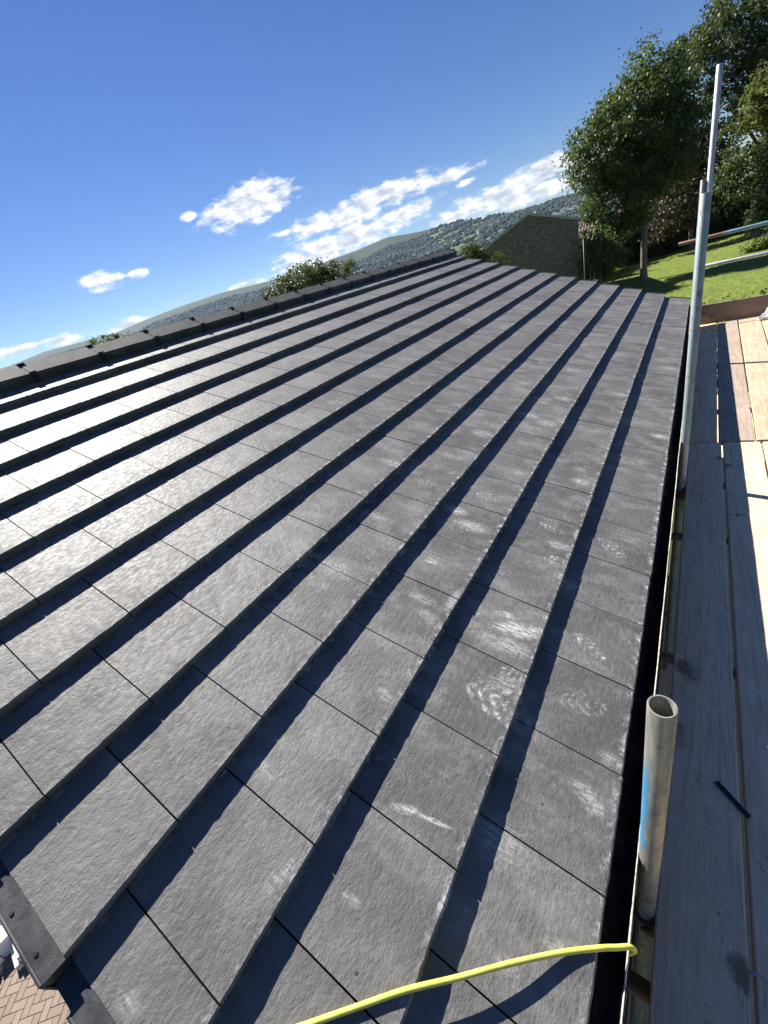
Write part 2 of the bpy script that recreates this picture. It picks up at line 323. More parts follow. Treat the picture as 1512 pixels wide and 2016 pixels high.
def wood(name, ca, cb, cc, stain=0.5, grain=1.0, along='Y'):
    """boards: grain runs along the object's own long (Y) axis"""
    mt, t = new_mat(name); tcx = t.add('ShaderNodeTexCoord'); oi = t.add('ShaderNodeObjectInfo')
    cm = t.add('ShaderNodeCombineXYZ'); t.l.new(t.math('MULTIPLY', oi.outputs['Random'], 50.0), cm.inputs[2])
    P = t.vmath('ADD', tcx.outputs['Object'], cm.outputs[0]).outputs[0]
    sc = (1, 0.05, 1) if along == 'Y' else (0.05, 1, 1)
    gr = t.noise(t.mapping(P, scale=sc), 55, 6, 0.7, 0.8)
    gr2 = t.noise(t.mapping(P, scale=sc), 190, 3, 0.6, 0.2)
    big = t.noise(P, 3.5, 5, 0.65, 0.5); med = t.noise(P, 22, 5, 0.7, 0.8); sm = t.noise(P, 120, 4, 0.7)
    c = t.mix(t.mr(big, 0.3, 0.7), ca, cb)
    c = t.mix(t.math('MULTIPLY', t.mr(gr, 0.42, 0.72), 0.55 * grain), c, cc)
    c = t.mix(t.math('MULTIPLY', t.mr(gr2, 0.55, 0.75), 0.35 * grain), c, tuple(x * 0.5 for x in cc[:3]) + (1,))
    c = t.mix(t.math('MULTIPLY', t.mr(med, 0.63, 0.78), stain), c, tuple(x * 0.45 for x in cc[:3]) + (1,))
    c = t.mix(t.math('MULTIPLY', t.mr(sm, 0.6, 0.78), 0.3), c, tuple(min(1, x * 1.5) for x in ca[:3]) + (1,))
    # round damp patches and knots
    vo = t.add('ShaderNodeTexVoronoi'); t.l.new(t.mapping(P, scale=(1.0, 0.7, 1)), vo.inputs['Vector']); vo.inputs['Scale'].default_value = 4.0
    d = t.math('ADD', vo.outputs['Distance'], t.math('MULTIPLY', t.math('SUBTRACT', t.noise(P, 14, 4, 0.6), 0.5), 0.5))
    c = t.mix(t.math('MULTIPLY', t.mr(d, 0.20, 0.06), stain * 0.95), c, tuple(x * 0.4 for x in cc[:3]) + (1,))
    dusty = t.noise(P, 9, 6, 0.75, 0.6)
    c = t.mix(t.math('MULTIPLY', t.mr(dusty, 0.52, 0.72), 0.45), c, tuple(min(1, x * 1.25) for x in cb[:3]) + (1,))
    scr = t.noise(t.mapping(P, rot=(0, 0, 0.7), scale=(1, 0.08, 1)), 90, 3, 0.7, 1.5)
    c = t.mix(t.math('MULTIPLY', t.mr(scr, 0.66, 0.72), 0.55), c, tuple(x * 0.5 for x in cc[:3]) + (1,))
    gap = t.noise(t.mapping(P, scale=sc), 24, 2, 0.5, 0.3)
    c = t.mix(t.math('MULTIPLY', t.mr(t.math('ABSOLUTE', t.math('SUBTRACT', gap, 0.5)), 0.006, 0.0), 0.6), c, tuple(x * 0.35 for x in cc[:3]) + (1,))
    t.l.new(c, t.p.inputs['Base Color']); t.l.new(t.mr(med, 0.3, 0.7, 0.62, 0.85), t.p.inputs['Roughness'])
    h = t.math('ADD', t.math('MULTIPLY', gr, 0.7), t.math('ADD', t.math('MULTIPLY', sm, 0.35), t.math('MULTIPLY', med, 0.5)))
    t.l.new(t.bump(h, 0.9, 0.006), t.p.inputs['Normal'])
    return mt
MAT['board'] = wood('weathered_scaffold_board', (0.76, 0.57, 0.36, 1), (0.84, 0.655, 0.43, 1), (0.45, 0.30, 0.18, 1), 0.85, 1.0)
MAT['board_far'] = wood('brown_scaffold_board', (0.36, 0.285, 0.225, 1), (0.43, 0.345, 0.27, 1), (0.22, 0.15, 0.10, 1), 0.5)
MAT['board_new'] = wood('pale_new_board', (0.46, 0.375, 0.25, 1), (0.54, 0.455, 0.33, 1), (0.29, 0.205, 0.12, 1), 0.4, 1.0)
MAT['toe'] = wood('toe_board_wood', (0.24, 0.165, 0.115, 1), (0.31, 0.215, 0.15, 1), (0.13, 0.08, 0.055, 1), 0.55, 0.8, along='X')

def steel(name, paint=None, pz=(0, 0), pthr=0.5, rust=0.15, base=(0.34, 0.36, 0.36), paint_dir=None):
    mt, t = new_mat(name); g = t.add('ShaderNodeNewGeometry'); P = g.outputs['Position']; s = t.add('ShaderNodeSeparateXYZ'); t.l.new(P, s.inputs[0])
    lon = t.noise(t.mapping(P, scale=(1, 1, 0.12)), 60, 5, 0.7, 0.3); bl = t.noise(P, 14, 5, 0.65, 0.4); sm = t.noise(P, 120, 4, 0.7)
    c = t.mix(t.mr(lon, 0.3, 0.72), tuple(x * 0.62 for x in base) + (1,), tuple(x * 1.15 for x in base) + (1,))
    c = t.mix(t.math('MULTIPLY', t.mr(bl, 0.5, 0.72), 0.5), c, (0.27, 0.36, 0.35, 1))
    c = t.mix(t.math('MULTIPLY', t.mr(t.math('ADD', bl, t.math('MULTIPLY', sm, 0.3)), 0.72 - rust, 0.86 - rust), 0.75), c, (0.17, 0.085, 0.045, 1))
    if paint:
        pm = t.mr(t.math('ADD', t.noise(t.mapping(P, scale=(1, 1, 0.3)), 30, 5, 0.7), t.math('MULTIPLY', sm, 0.15)), pthr - 0.04, pthr + 0.04)
        if pz != (0, 0):
            ax, lo, hi, so = pz
            co = s.outputs[ax]
            pm = t.math('MULTIPLY', pm, t.math('MULTIPLY', t.mr(co, lo - so, lo + so), t.mr(co, hi + so, hi - so)))
        if paint_dir is not None:
            dn = t.vmath('DOT_PRODUCT', g.outputs['Normal'], paint_dir).outputs['Value']
            pm = t.math('MULTIPLY', pm, t.mr(t.math('ADD', dn, t.math('MULTIPLY', t.math('SUBTRACT', bl, 0.5), 1.2)), 0.25, 0.5))
        c = t.mix(pm, c, paint)
    t.l.new(c, t.p.inputs['Base Color']); t.p.inputs['Metallic'].default_value = 0.35
    t.l.new(t.mr(bl, 0.3, 0.7, 0.42, 0.62), t.p.inputs['Roughness']); t.l.new(t.bump(t.math('ADD', sm, bl), 0.35, 0.0016), t.p.inputs['Normal'])
    return mt
MAT['tube'] = steel('galvanised_tube')
MAT['tube_mid'] = steel('greenish_tube', (0.27, 0.35, 0.34, 1), (2, -0.2, 1.3, 0.1), 0.56, 0.05, (0.36, 0.39, 0.39))
MAT['tube_near'] = steel('blue_flecked_tube', (0.075, 0.24, 0.40, 1), (2, 0.02, 0.40, 0.06), 0.34, 0.03, (0.30, 0.29, 0.255), (-0.8, 0.0, 0.1))
MAT['tube_bright'] = steel('bright_galvanised_tube', None, (0, 0), .5, -0.2, (0.56, 0.57, 0.58))
MAT['tube_rail'] = steel('blue_and_rust_rail', (0.19, 0.33, 0.38, 1), (0, 0.32, 3.0, 0.06), 0.42, 0.42, (0.30, 0.22, 0.17))
MAT['rusty'] = steel('rusty_tube', None, (0, 0), .5, 0.5, (0.15, 0.10, 0.075))
MAT['coupler'] = steel('coupler_steel', None, (0, 0), .5, 0.3, (0.14, 0.12, 0.10))
MAT['rope'] = None
mt, t = new_mat('yellow_hose'); MAT['rope'] = mt
g = t.add('ShaderNodeNewGeometry'); f = t.noise(g.outputs['Position'], 60, 4)
t.l.new(t.mix(t.mr(f, 0.35, 0.7), (0.62, 0.62, 0.10, 1), (0.74, 0.72, 0.17, 1)), t.p.inputs['Base Color']); t.p.inputs['Roughness'].default_value = 0.55
MAT['bag'] = simple('white_plastic_sack', (0.78, 0.74, 0.74), 0.55, 0.06, 12, 0.004, 40)
MAT['red'] = simple('red_painted_band', (0.30, 0.055, 0.035), 0.6, 0.2)
MAT['dark_offcut'] = simple('dark_grey_plastic_offcut', (0.03, 0.032, 0.034), 0.45, 0.2)
MAT['strap'] = simple('grey_strap', (0.45, 0.46, 0.46), 0.5, 0.1)

# ground, grass, far hill
mt, t = new_mat('hill_and_field'); MAT['ground'] = mt
at = t.add('ShaderNodeVertexColor', layer_name='cover'); g = t.add('ShaderNodeNewGeometry'); P = g.outputs['Position']
v1 = t.noise(P, 0.02, 6, 0.65); v2 = t.noise(P, 0.35, 4, 0.6)
c = t.mix(t.mr(v1, 0.3, 0.7, 0.0, 0.35), at.outputs[0], (0.06, 0.08, 0.03, 1))
c = t.mix(t.mr(v2, 0.35, 0.7, 0.0, 0.25), c, (0.045, 0.06, 0.02, 1))
t.l.new(c, t.p.inputs['Base Color']); t.p.inputs['Roughness'].default_value = 0.95; t.p.inputs['Specular IOR Level'].default_value = 0.1
mt, t = new_mat('mown_lawn'); MAT['lawn'] = mt
g = t.add('ShaderNodeNewGeometry'); P = g.outputs['Position']
a1 = t.noise(P, 0.45, 4, 0.6); a2 = t.noise(t.mapping(P, scale=(1, 0.5, 1)), 3.4, 5, 0.65, 0.5); a3 = t.noise(P, 26, 4, 0.7)
c = t.mix(t.mr(a1, 0.3, 0.7), (0.15, 0.205, 0.034, 1), (0.21, 0.25, 0.05, 1))
c = t.mix(t.mr(a2, 0.38, 0.66, 0, 0.75), c, (0.075, 0.125, 0.022, 1)); c = t.mix(t.mr(a3, 0.4, 0.7, 0, 0.5), c, (0.21, 0.24, 0.06, 1))
t.l.new(c, t.p.inputs['Base Color']); t.p.inputs['Roughness'].default_value = 0.9; t.p.inputs['Specular IOR Level'].default_value = 0.15
t.l.new(t.bump(t.math('ADD', a2, t.math('MULTIPLY', a3, 0.4)), 1.0, 0.12), t.p.inputs['Normal'])

def leafmat(name, ca, cb, cc, trans=0.35, rough=0.5):
    mt, t = new_mat(name); g = t.add('ShaderNodeNewGeometry')
    r = g.outputs['Random Per Island']; f = t.noise(g.outputs['Position'], 0.7, 3)
    c = t.mix(r, ca, cb); c = t.mix(t.mr(f, 0.45, 0.65, 0, 0.7), c, cc)
    t.l.new(c, t.p.inputs['Base Color']); t.p.inputs['Roughness'].default_value = rough; t.p.inputs['Specular IOR Level'].default_value = 0.35
    tr = t.add('ShaderNodeBsdfTranslucent'); t.l.new(t.mix(0.5, c, (0.16, 0.22, 0.03, 1)), tr.inputs[0])
    mx = t.add('ShaderNodeMixShader'); mx.inputs[0].default_value = trans
    t.l.new(t.p.outputs[0], mx.inputs[1]); t.l.new(tr.outputs[0], mx.inputs[2]); t.l.new(mx.outputs[0], t.out.inputs[0])
    return mt
MAT['leaf_green'] = leafmat('green_leaves', (0.030, 0.058, 0.018, 1), (0.088, 0.128, 0.034, 1), (0.05, 0.08, 0.022, 1), 0.4)
MAT['leaf_dark'] = leafmat('dark_green_leaves', (0.022, 0.045, 0.016, 1), (0.065, 0.095, 0.028, 1), (0.038, 0.06, 0.02, 1), 0.35)
MAT['leaf_copper'] = leafmat('copper_leaves', (0.035, 0.016, 0.014, 1), (0.065, 0.03, 0.024, 1), (0.045, 0.022, 0.018, 1), 0.2)
MAT['leaf_pale'] = leafmat('pale_green_leaves', (0.10, 0.12, 0.03, 1), (0.16, 0.17, 0.055, 1), (0.09, 0.12, 0.03, 1), 0.4)
MAT['leaf_yellow'] = leafmat('yellow_green_leaves', (0.08, 0.12, 0.02, 1), (0.14, 0.17, 0.035, 1), (0.10, 0.14, 0.03, 1), 0.4)
MAT['leaf_maple'] = leafmat('olive_green_leaves', (0.045, 0.07, 0.02, 1), (0.085, 0.105, 0.035, 1), (0.07, 0.08, 0.03, 1), 0.3)
MAT['bark'] = simple('grey_brown_bark', (0.17, 0.145, 0.115), 0.9, 0.3, 9, 0.02, 25)
MAT['far_tree'] = simple('far_woodland', (0.026, 0.046, 0.024), 0.95, 0.35, 0.05)
MAT['far_white'] = simple('far_white_render', (0.78, 0.77, 0.74), 0.8, 0.06, 0.05)
MAT['far_roof'] = simple('far_slate_roof', (0.16, 0.15, 0.15), 0.7, 0.25, 0.05)
MAT['dark_glass'] = simple('dark_window_glass', (0.02, 0.022, 0.026), 0.12, 0.1)
MAT['grey_render'] = simple('grey_rendered_wall', (0.30, 0.31, 0.31), 0.85, 0.1, 1.0)
MAT['chimney'] = simple('orange_brick_chimney', (0.30, 0.17, 0.09), 0.85, 0.2, 5)
MAT['bargeboard'] = simple('pale_bargeboard', (0.33, 0.35, 0.33), 0.6, 0.1, 3)
# rubble stone gable
mt, t = new_mat('rubble_stone'); MAT['stone'] = mt
g = t.add('ShaderNodeNewGeometry'); P = t.mapping(g.outputs['Position'], scale=(1, 1, 1.7))
vo = t.add('ShaderNodeTexVoronoi'); t.l.new(P, vo.inputs['Vector']); vo.inputs['Scale'].default_value = 4.2; vo.inputs['Randomness'].default_value = 0.9
ve = t.add('ShaderNodeTexVoronoi', feature='DISTANCE_TO_EDGE'); t.l.new(P, ve.inputs['Vector']); ve.inputs['Scale'].default_value = 4.2; ve.inputs['Randomness'].default_value = 0.9
hs = t.add('ShaderNodeSeparateColor'); t.l.new(vo.outputs['Color'], hs.inputs[0])
c = t.mix(hs.outputs[0], (0.14, 0.115, 0.092, 1), (0.28, 0.235, 0.19, 1)); c = t.mix(t.math('MULTIPLY', hs.outputs[1], 0.5), c, (0.2, 0.19, 0.17, 1))
c = t.mix(t.mr(ve.outputs['Distance'], 0.08, 0.01), c, (0.12, 0.10, 0.08, 1)); t.l.new(c, t.p.inputs['Base Color']); t.p.inputs['Roughness'].default_value = 0.9
t.l.new(t.bump(t.mr(ve.outputs['Distance'], 0.0, 0.2), 1.0, 0.06), t.p.inputs['Normal'])
MAT['pantile'] = simple('brown_pantile', (0.15, 0.09, 0.065), 0.75, 0.25, 2.0)
MAT['fence'] = simple('galvanised_post', (0.13, 0.135, 0.13), 0.5)
# clay paver
mt, t = new_mat('buff_paver'); MAT['paver'] = mt
g = t.add('ShaderNodeNewGeometry'); oi = t.add('ShaderNodeObjectInfo'); P = g.outputs['Position']
c = t.mix(oi.outputs['Random'], (0.215, 0.165, 0.125, 1), (0.275, 0.215, 0.165, 1)); c = t.mix(t.mr(t.noise(P, 60, 5, 0.7), 0.4, 0.75, 0, 0.6), c, (0.15, 0.11, 0.085, 1))
t.l.new(c, t.p.inputs['Base Color']); t.p.inputs['Roughness'].default_value = 0.85; t.l.new(t.bump(t.noise(P, 150, 4), 0.6, 0.003), t.p.inputs['Normal'])
mt, t = new_mat('paved_drive'); MAT['drive'] = mt
g = t.add('ShaderNodeNewGeometry'); P = t.mapping(g.outputs['Position'], rot=(0, 0, R(45)))
br = t.add('ShaderNodeTexBrick'); t.l.new(P, br.inputs[0]); br.inputs['Scale'].default_value = 1.0; br.inputs['Brick Width'].default_value = 0.2; br.inputs['Row Height'].default_value = 0.1
br.inputs['Mortar Size'].default_value = 0.006; br.inputs['Color1'].default_value = (0.195, 0.148, 0.112, 1); br.inputs['Color2'].default_value = (0.235, 0.182, 0.14, 1); br.inputs['Mortar'].default_value = (0.08, 0.06, 0.045, 1)
t.l.new(br.outputs[0], t.p.inputs['Base Color']); t.p.inputs['Roughness'].default_value = 0.9
MAT['joint_sand'] = simple('joint_sand', (0.075, 0.055, 0.042), 0.95)
MAT['car_paint'] = simple('white_car_paint', (0.72, 0.72, 0.74), 0.25, 0.03)
MAT['tyre'] = simple('tyre_rubber', (0.02, 0.02, 0.02), 0.85)
MAT['rim'] = simple('wheel_rim', (0.4, 0.4, 0.42), 0.35, metal=0.6)
MAT['lamp_red'] = simple('red_lamp', (0.35, 0.02, 0.02), 0.2)

# ------------------------------------------------------------------ terrain
SKY_AZ = [-180, -120, -90, -75.5, -72, -68.3, -64.9, -61.6, -57.6, -52.4, -46.5, -40, -35.4, -31.7, -27.9, -25.2, -23.2, -21.2, -18.6, -16.2, -12.6, -9.7, 0, 20, 60, 180]
SKY_EL = [2.0, 3.0, 3.6, 3.93, 4.3, 4.2, 4.15, 4.5, 4.75, 4.85, 4.5, 4.55, 4.62, 4.85, 4.33, 4.12, 3.95, 3.5, 3.12, 2.75, 2.6, 2.35, 1.6, 1.2, 1.6, 2.0]
CX, CY = CAM_POS[0], CAM_POS[1]
def smooth(a, b, x):
    x = min(1, max(0, (x - a) / (b - a))); return x * x * (3 - 2 * x)
def ridge_r(az): return 2900 - 900 * smooth(-30, -16, az)
GZ, LZ = -5.2, -4.5
def near_z(x, y): return GZ + (LZ - GZ) * smooth(9, 24, y)
def terrain(az, r):
    x = CX + r * math.sin(R(az)); y = CY + r * math.cos(R(az))
    nz = near_z(x, y)
    if r < 90: return nz
    rr = ridge_r(az); top = float(np.interp(az, SKY_AZ, SKY_EL))
    el0 = -1.6
    if r < 800:
        far = CAM_POS[2] + 800 * math.tan(R(el0))
        k = smooth(90, 800, r)
        return nz * (1 - k) + far * k - 22 * math.sin(math.pi * k) ** 2
    if r <= rr:
        f = (r - 800) / (rr - 800)
        e = el0 + (top - el0) * (1 - (1 - f) ** 1.5)
        z = CAM_POS[2] + r * math.tan(R(e))
        z += (mnoise.fractal(Vector((x / 330, y / 330, 0)), 1.0, 2.0, 3)) * 14 * math.sin(math.pi * f)
        return z
    ztop = CAM_POS[2] + rr * math.tan(R(top))
    return ztop - (r - rr) * 0.06 - ((r - rr) / 1000) ** 2 * 12
def wood_mask(x, y, az, r):
    rr = ridge_r(az); f = (r - 800) / (rr - 800)
    n = mnoise.fractal(Vector((x / 300, y / 300, 3.0)), 1.0, 2.0, 4)
    left = smooth(-24, -30, az)          # moor-topped hill on the left, hedged fields on the right
    lim = (0.70 + 0.06 * smooth(-38, -55, az)) * left + 0.99 * (1 - left)
    w = (1 if f < lim + 0.06 * n else 0)
    dens = (0.02 + 0.6 * n) if left < 0.5 else (0.30 + 0.5 * n)
    return w, n, dens
azs = sorted(set(list(np.arange(-96, 20, 0.5)) + list(np.arange(-180, -96, 4)) + list(np.arange(20, 180, 4))))
rs = [0, 6, 12, 20, 30, 45, 60, 75, 90, 120, 160, 220, 300, 400, 520, 650, 800] + list(np.arange(860, 3000, 60)) + [3100, 3300, 3700, 4500, 6000, 9000]
vs, fs, cols = [], [], []
for a in azs:
    for r in rs:
        x = CX + r * math.sin(R(a)); y = CY + r * math.cos(R(a)); vs.append((x, y, terrain(a, r)))
        if r < 90: cl = (0.07, 0.10, 0.03)
        elif r < 800: cl = (0.07, 0.11, 0.03)
        else:
            w, n, d = wood_mask(x, y, a, r); f = (r - 800) / (ridge_r(a) - 800)
            cell = mnoise.cell(Vector((x / 130, y / 130, 0)))
            fld = (0.10, 0.15, 0.04) if cell > 0.5 else (0.14, 0.16, 0.06)
            if w: cl = (0.026, 0.042, 0.020) if d > 0.05 else fld
            else:
                k = 0.5 + 0.5 * n; cl = (0.030 + 0.018 * k, 0.040 + 0.016 * k, 0.016)
        cols.append((*cl, 1.0))
nr = len(rs); na = len(azs)
for i in range(na):
    j2 = (i + 1) % na
    for k in range(nr - 1): fs.append((i * nr + k, i * nr + k + 1, j2 * nr + k + 1, j2 * nr + k))
me = bpy.data.meshes.new('ground'); me.from_pydata(vs, [], fs); me.update()
ca = me.color_attributes.new('cover', 'FLOAT_COLOR', 'POINT'); ca.data.foreach_set('color', np.array(cols, dtype=np.float32).ravel())
me.polygons.foreach_set('use_smooth', [True] * len(me.polygons))
go = link('ground', me, MAT['ground']); go['kind'] = 'structure'
# lawn sheet
vs, fs = [], []
xs = np.linspace(-22, 40, 40); ys = np.linspace(16, 78, 40)
for x in xs:
    for y in ys: vs.append((x, y, near_z(x, y) + 0.03 + 0.10 * mnoise.noise(Vector((x / 7, y / 7, 0)))*smooth(16, 22, y) + 0.05))
for i in range(39):
    for j in range(39): fs.append((i * 40 + j, (i + 1) * 40 + j, (i + 1) * 40 + j + 1, i * 40 + j + 1))
tag(pydata('lawn', vs, fs, MAT['lawn'], smooth=True), 'mown grass lawn sloping beyond the roof under the trees', kind='structure')

# far woodland on the hill: nobody could count it
ico_v, ico_f = [], []
bm = bmesh.new(); bmesh.ops.create_icosphere(bm, subdivisions=1, radius=1.0)
ico_v = np.array([v.co[:] for v in bm.verts]); ico_f = np.array([[v.index for v in f.verts] for f in bm.faces]); bm.free()
pts = []
tries = 0
while len(pts) < 30000 and tries < 160000:
    tries += 1
    a = random.uniform(-80, -4); r = math.sqrt(random.uniform(1100 ** 2, 2900 ** 2))
    if r > ridge_r(a): continue
    x = CX + r * math.sin(R(a)); y = CY + r * math.cos(R(a)); w, n, d = wood_mask(x, y, a, r)
    if not w: continue
    hedge = (mnoise.cell(Vector((x / 130, y / 130, 0))) != mnoise.cell(Vector(((x + 14) / 130, y / 130, 0)))) or (mnoise.cell(Vector((x / 130, y / 130, 0))) != mnoise.cell(Vector((x / 130, (y + 14) / 130, 0))))
    if d < 0.05 and not hedge and random.random() > 0.04: continue
    pts.append((x, y, terrain(a, r), random.uniform(3.2, 7.0)))
pts = np.array(pts); n = len(pts); nv = len(ico_v)
jit = rng.uniform(0.72, 1.25, (n, nv, 1)); V_ = ico_v[None] * jit * pts[:, None, 3:4] * np.array([1, 1, 0.95]); V_ += pts[:, None, :3] + np.array([0, 0, 1.0]) * pts[:, None, 3:4] * 0.6
F_ = (ico_f[None] + (np.arange(n) * nv)[:, None, None]).reshape(-1, 3)
me = bpy.data.meshes.new('woodland')
me.vertices.add(n * nv); me.vertices.foreach_set('co', V_.astype(np.float32).ravel())
me.loops.add(len(F_) * 3); me.loops.foreach_set('vertex_index', F_.astype(np.int32).ravel())
me.polygons.add(len(F_)); me.polygons.foreach_set('loop_start', np.arange(0, len(F_) * 3, 3, dtype=np.int32))
me.update(calc_edges=True); me.validate()
tag(link('woodland', me, MAT['far_tree']), 'dark far woodland covering the lower hillside', 'woodland', kind='stuff')

def polar(az, d): return CX + d * math.sin(R(az)), CY + d * math.cos(R(az))

# ------------------------------------------------------------------ the house whose roof we look along
V0, V1 = -1.327, 6.846            # tile ends at the two verges
house = empty('house', (-3.6, 2.76, GZ)); tag(house, 'house with new dark grey interlocking tile roof, seen from its eave', 'house')
H0 = Matrix.Translation((3.6, -2.76, -GZ))          # world -> house local
bm = bmesh.new()
AP_U = -12 * GA - 0.035              # ridge line
ax, az_ = roofpt(AP_U, 0, -0.075).x, roofpt(AP_U, 0, -0.075).z
ex, ez = roofpt(-0.02, 0, -0.075).x, roofpt(-0.02, 0, -0.075).z
for sgn in (0, 1):
    A = [(ex, ez), (ax, az_)] if sgn == 0 else [(2 * ax - ex, ez), (ax, az_)]
    q = [bm.verts.new((A[0][0], V0 + .01, A[0][1])), bm.verts.new((A[0][0], V1 - .01, A[0][1])), bm.verts.new((A[1][0], V1 - .01, A[1][1])), bm.verts.new((A[1][0], V0 + .01, A[1][1]))]
    bm.faces.new(q if sgn == 0 else q[::-1])
roof = bm_obj('roof', bm, MAT['felt'], house, mw=H0)
roof_ident = H0.inverted()
def rchild(name, me, mat, mw): return link(name, me, mat, roof, mw)

def tile_mesh(y0, y1, seed, segs=18):
    rr = random.Random(seed)
    n = max(3, int(segs * (y1 - y0) / 0.296) + 1)
    ph = rr.uniform(0, 50)
    rows = [[], [], [], []]
    LEN = 0.385
    def top(x): return TH * x / GA         # x <= 0 up the slope
    for i in range(n + 1):
        y = y0 + (y1 - y0) * i / n
        ju = 0.0013 * mnoise.noise(Vector((ph, y * 34, 0))) + rr.uniform(-0.0008, 0.0008)
        jn = -abs(0.0019 * mnoise.noise(Vector((ph, y * 30, 9)))) + rr.uniform(-0.0011, 0.0003)
        rows[0].append((-0.004 + ju * 0.6, y, -0.0355))
        rows[1].append((0.0006 + ju, y, -0.006 + jn * 1.2))
        rows[2].append((-0.0055 + ju, y, -0.0008 + jn))
        rows[3].append((-0.034, y, top(-0.034)))
    v = [p for r_ in rows for p in r_]; f = []
    w = n + 1
    for k in range(3):
        for i in range(n): f.append((k * w + i, k * w + i + 1, (k + 1) * w + i + 1, (k + 1) * w + i))
    b = len(v); v += [(-LEN, y1, top(-LEN)), (-LEN, y0, top(-LEN)), (-LEN, y1, top(-LEN) - 0.012), (-LEN, y0, top(-LEN) - 0.012)]
    f.append(tuple(3 * w + i for i in range(n + 1)) + (b, b + 1))
    f.append((0, w, 2 * w, 3 * w, b + 1, b + 3)); f.append((n, b + 2, b, 3 * w + n, 2 * w + n, w + n))
    f.append((b, b + 2, b + 3, b + 1)); f.append(tuple(range(n, -1, -1)) + (b + 3, b + 2))
    me = bpy.data.meshes.new('roof_tile'); me.from_pydata(v, [], f); me.update(); me.materials.append(MAT['tile'])
    bm = bmesh.new(); bm.from_mesh(me); bmesh.ops.recalc_face_normals(bm, faces=bm.faces[:]); bm.to_mesh(me); bm.free()
    return me
FULL = [tile_mesh(0.002, 0.298, s) for s in range(14)]
cand = []
for k in range(12):
    off = 0.0 if k % 2 == 0 else 0.5
    j = -5.0 + off
    while (j) * WT < V1:
        y0 = max(j * WT + 0.002, V0); y1 = min(j * WT + 0.298, V1)
        if y1 - y0 > 0.03:
            c4 = [project(roofpt(-k * GA - dx, yy, -dx * .1)) for dx in (0, GA) for yy in (y0, y1)]
            vis = 0.0
            if all(c4):
                xs_ = [p[0] for p in c4]; ys_ = [p[1] for p in c4]
                if max(xs_) > 0 and min(xs_) < 1512 and max(ys_) > 0 and min(ys_) < 2016: vis = (y1 - y0) / (c4[0][2] ** 3)
            cand.append((vis, k, j, y0, y1))
        j += 1.0
cand.sort(reverse=True)
rest_v, rest_f = [], []
for idx, (vis, k, j, y0, y1) in enumerate(cand):
    full = abs((y1 - y0) - 0.296) < 1e-4
    rr = random.Random(int(k * 1000 + j * 10))
    tw = Matrix.Translation((0, 0, rr.uniform(-0.0012, 0.0012))) @ Matrix.Rotation(rr.uniform(-0.003, 0.003), 4, 'X')
    if full: me = FULL[rr.randrange(len(FULL))]; mw = MROOF @ Matrix.Translation((-k * GA + rr.uniform(-.0015, .0015), j * WT, 0)) @ tw
    else: me = tile_mesh(y0 - j * WT, y1 - j * WT, idx + 99); mw = MROOF @ Matrix.Translation((-k * GA, j * WT, 0)) @ tw
    if vis > 0 and idx < 298: rchild('roof_tile', me, MAT['tile'], mw)
    else:
        b = len(rest_v)
        rest_v += [tuple(mw @ v.co) for v in me.vertices]; rest_f += [tuple(b + i for i in p.vertices) for p in me.polygons]
if rest_v:
    tag(rchild('roof_tiles', None or bpy.data.meshes.new('roof_tiles'), None, Matrix.Identity(4)), 'smallest far tiles of the same roof', kind='stuff')
    o = roof.children[-1]; o.data.from_pydata(rest_v, [], rest_f); o.data.update(); o.data.materials.append(MAT['tile'])
# rear slope, courses of the same tile as plain stepped strips
bm = bmesh.new()
for k in range(12):
    for (u0, n0, u1, n1) in (((-k * GA), 0, -(k + 1) * GA, -TH), ((-k * GA), 0, -k * GA, -0.036)):
        a = roofpt(u0, 0, n0); b = roofpt(u1, 0, n1)
        bm.faces.new([bm.verts.new((2 * ax - a.x, V0, a.z)), bm.verts.new((2 * ax - b.x, V0, b.z)), bm.verts.new((2 * ax - b.x, V1, b.z)), bm.verts.new((2 * ax - a.x, V1, a.z))])
me = bpy.data.meshes.new('rear_slope'); bmesh.ops.recalc_face_normals(bm, faces=bm.faces[:]); bm.to_mesh(me); bm.free(); rchild('rear_slope', me, MAT['ridge'], Matrix.Identity(4))

# ridge tiles: angled section, black union clip over each joint
AP = roofpt(AP_U, 0, 0.056)
def ridge_profile(grow=0.0):
    L = []
    for (u, n_) in ((-3.812, -0.022), (-3.806, 0.014), (-3.816, 0.037)):
        p = roofpt(u, 0, n_ + grow); L.append((p.x + grow * 0.6, p.z))
    apx = AP.x
    L.append((apx + 0.016, AP.z - 0.006 + grow))
    R_ = [(2 * apx - x, z) for x, z in L[::-1]]
    return L + R_
def ridge_piece(length, grow, thick, wob=0.0, seed=0):
    pr = ridge_profile(grow); ri = [(x + (AP.x - x) * 0.06, z - thick) for x, z in pr]
    bm = bmesh.new(); rr = random.Random(seed)
    ny = 5
    A, B = [], []
    for i in range(ny + 1):
        y = length * i / ny
        A.append([bm.verts.new((x + rr.uniform(-wob, wob), y, z + rr.uniform(-wob, wob))) for x, z in pr]); B.append([bm.verts.new((x, y, z)) for x, z in ri])
    n = len(pr)
    for i in range(ny):
        for k in range(n - 1):
            bm.faces.new((A[i][k], A[i + 1][k], A[i + 1][k + 1], A[i][k + 1])); bm.faces.new((B[i][k], B[i][k + 1], B[i + 1][k + 1], B[i + 1][k]))
        for k in (0, n - 1): bm.faces.new((A[i][k], B[i][k], B[i + 1][k], A[i + 1][k]))
    for i in (0, ny):
        for k in range(n - 1): bm.faces.new((A[i][k], A[i][k + 1], B[i][k + 1], B[i][k]))
    bmesh.ops.recalc_face_normals(bm, faces=bm.faces[:])
    me = bpy.data.meshes.new('ridge_tile'); bm.to_mesh(me); bm.free(); return me
RL = 0.462
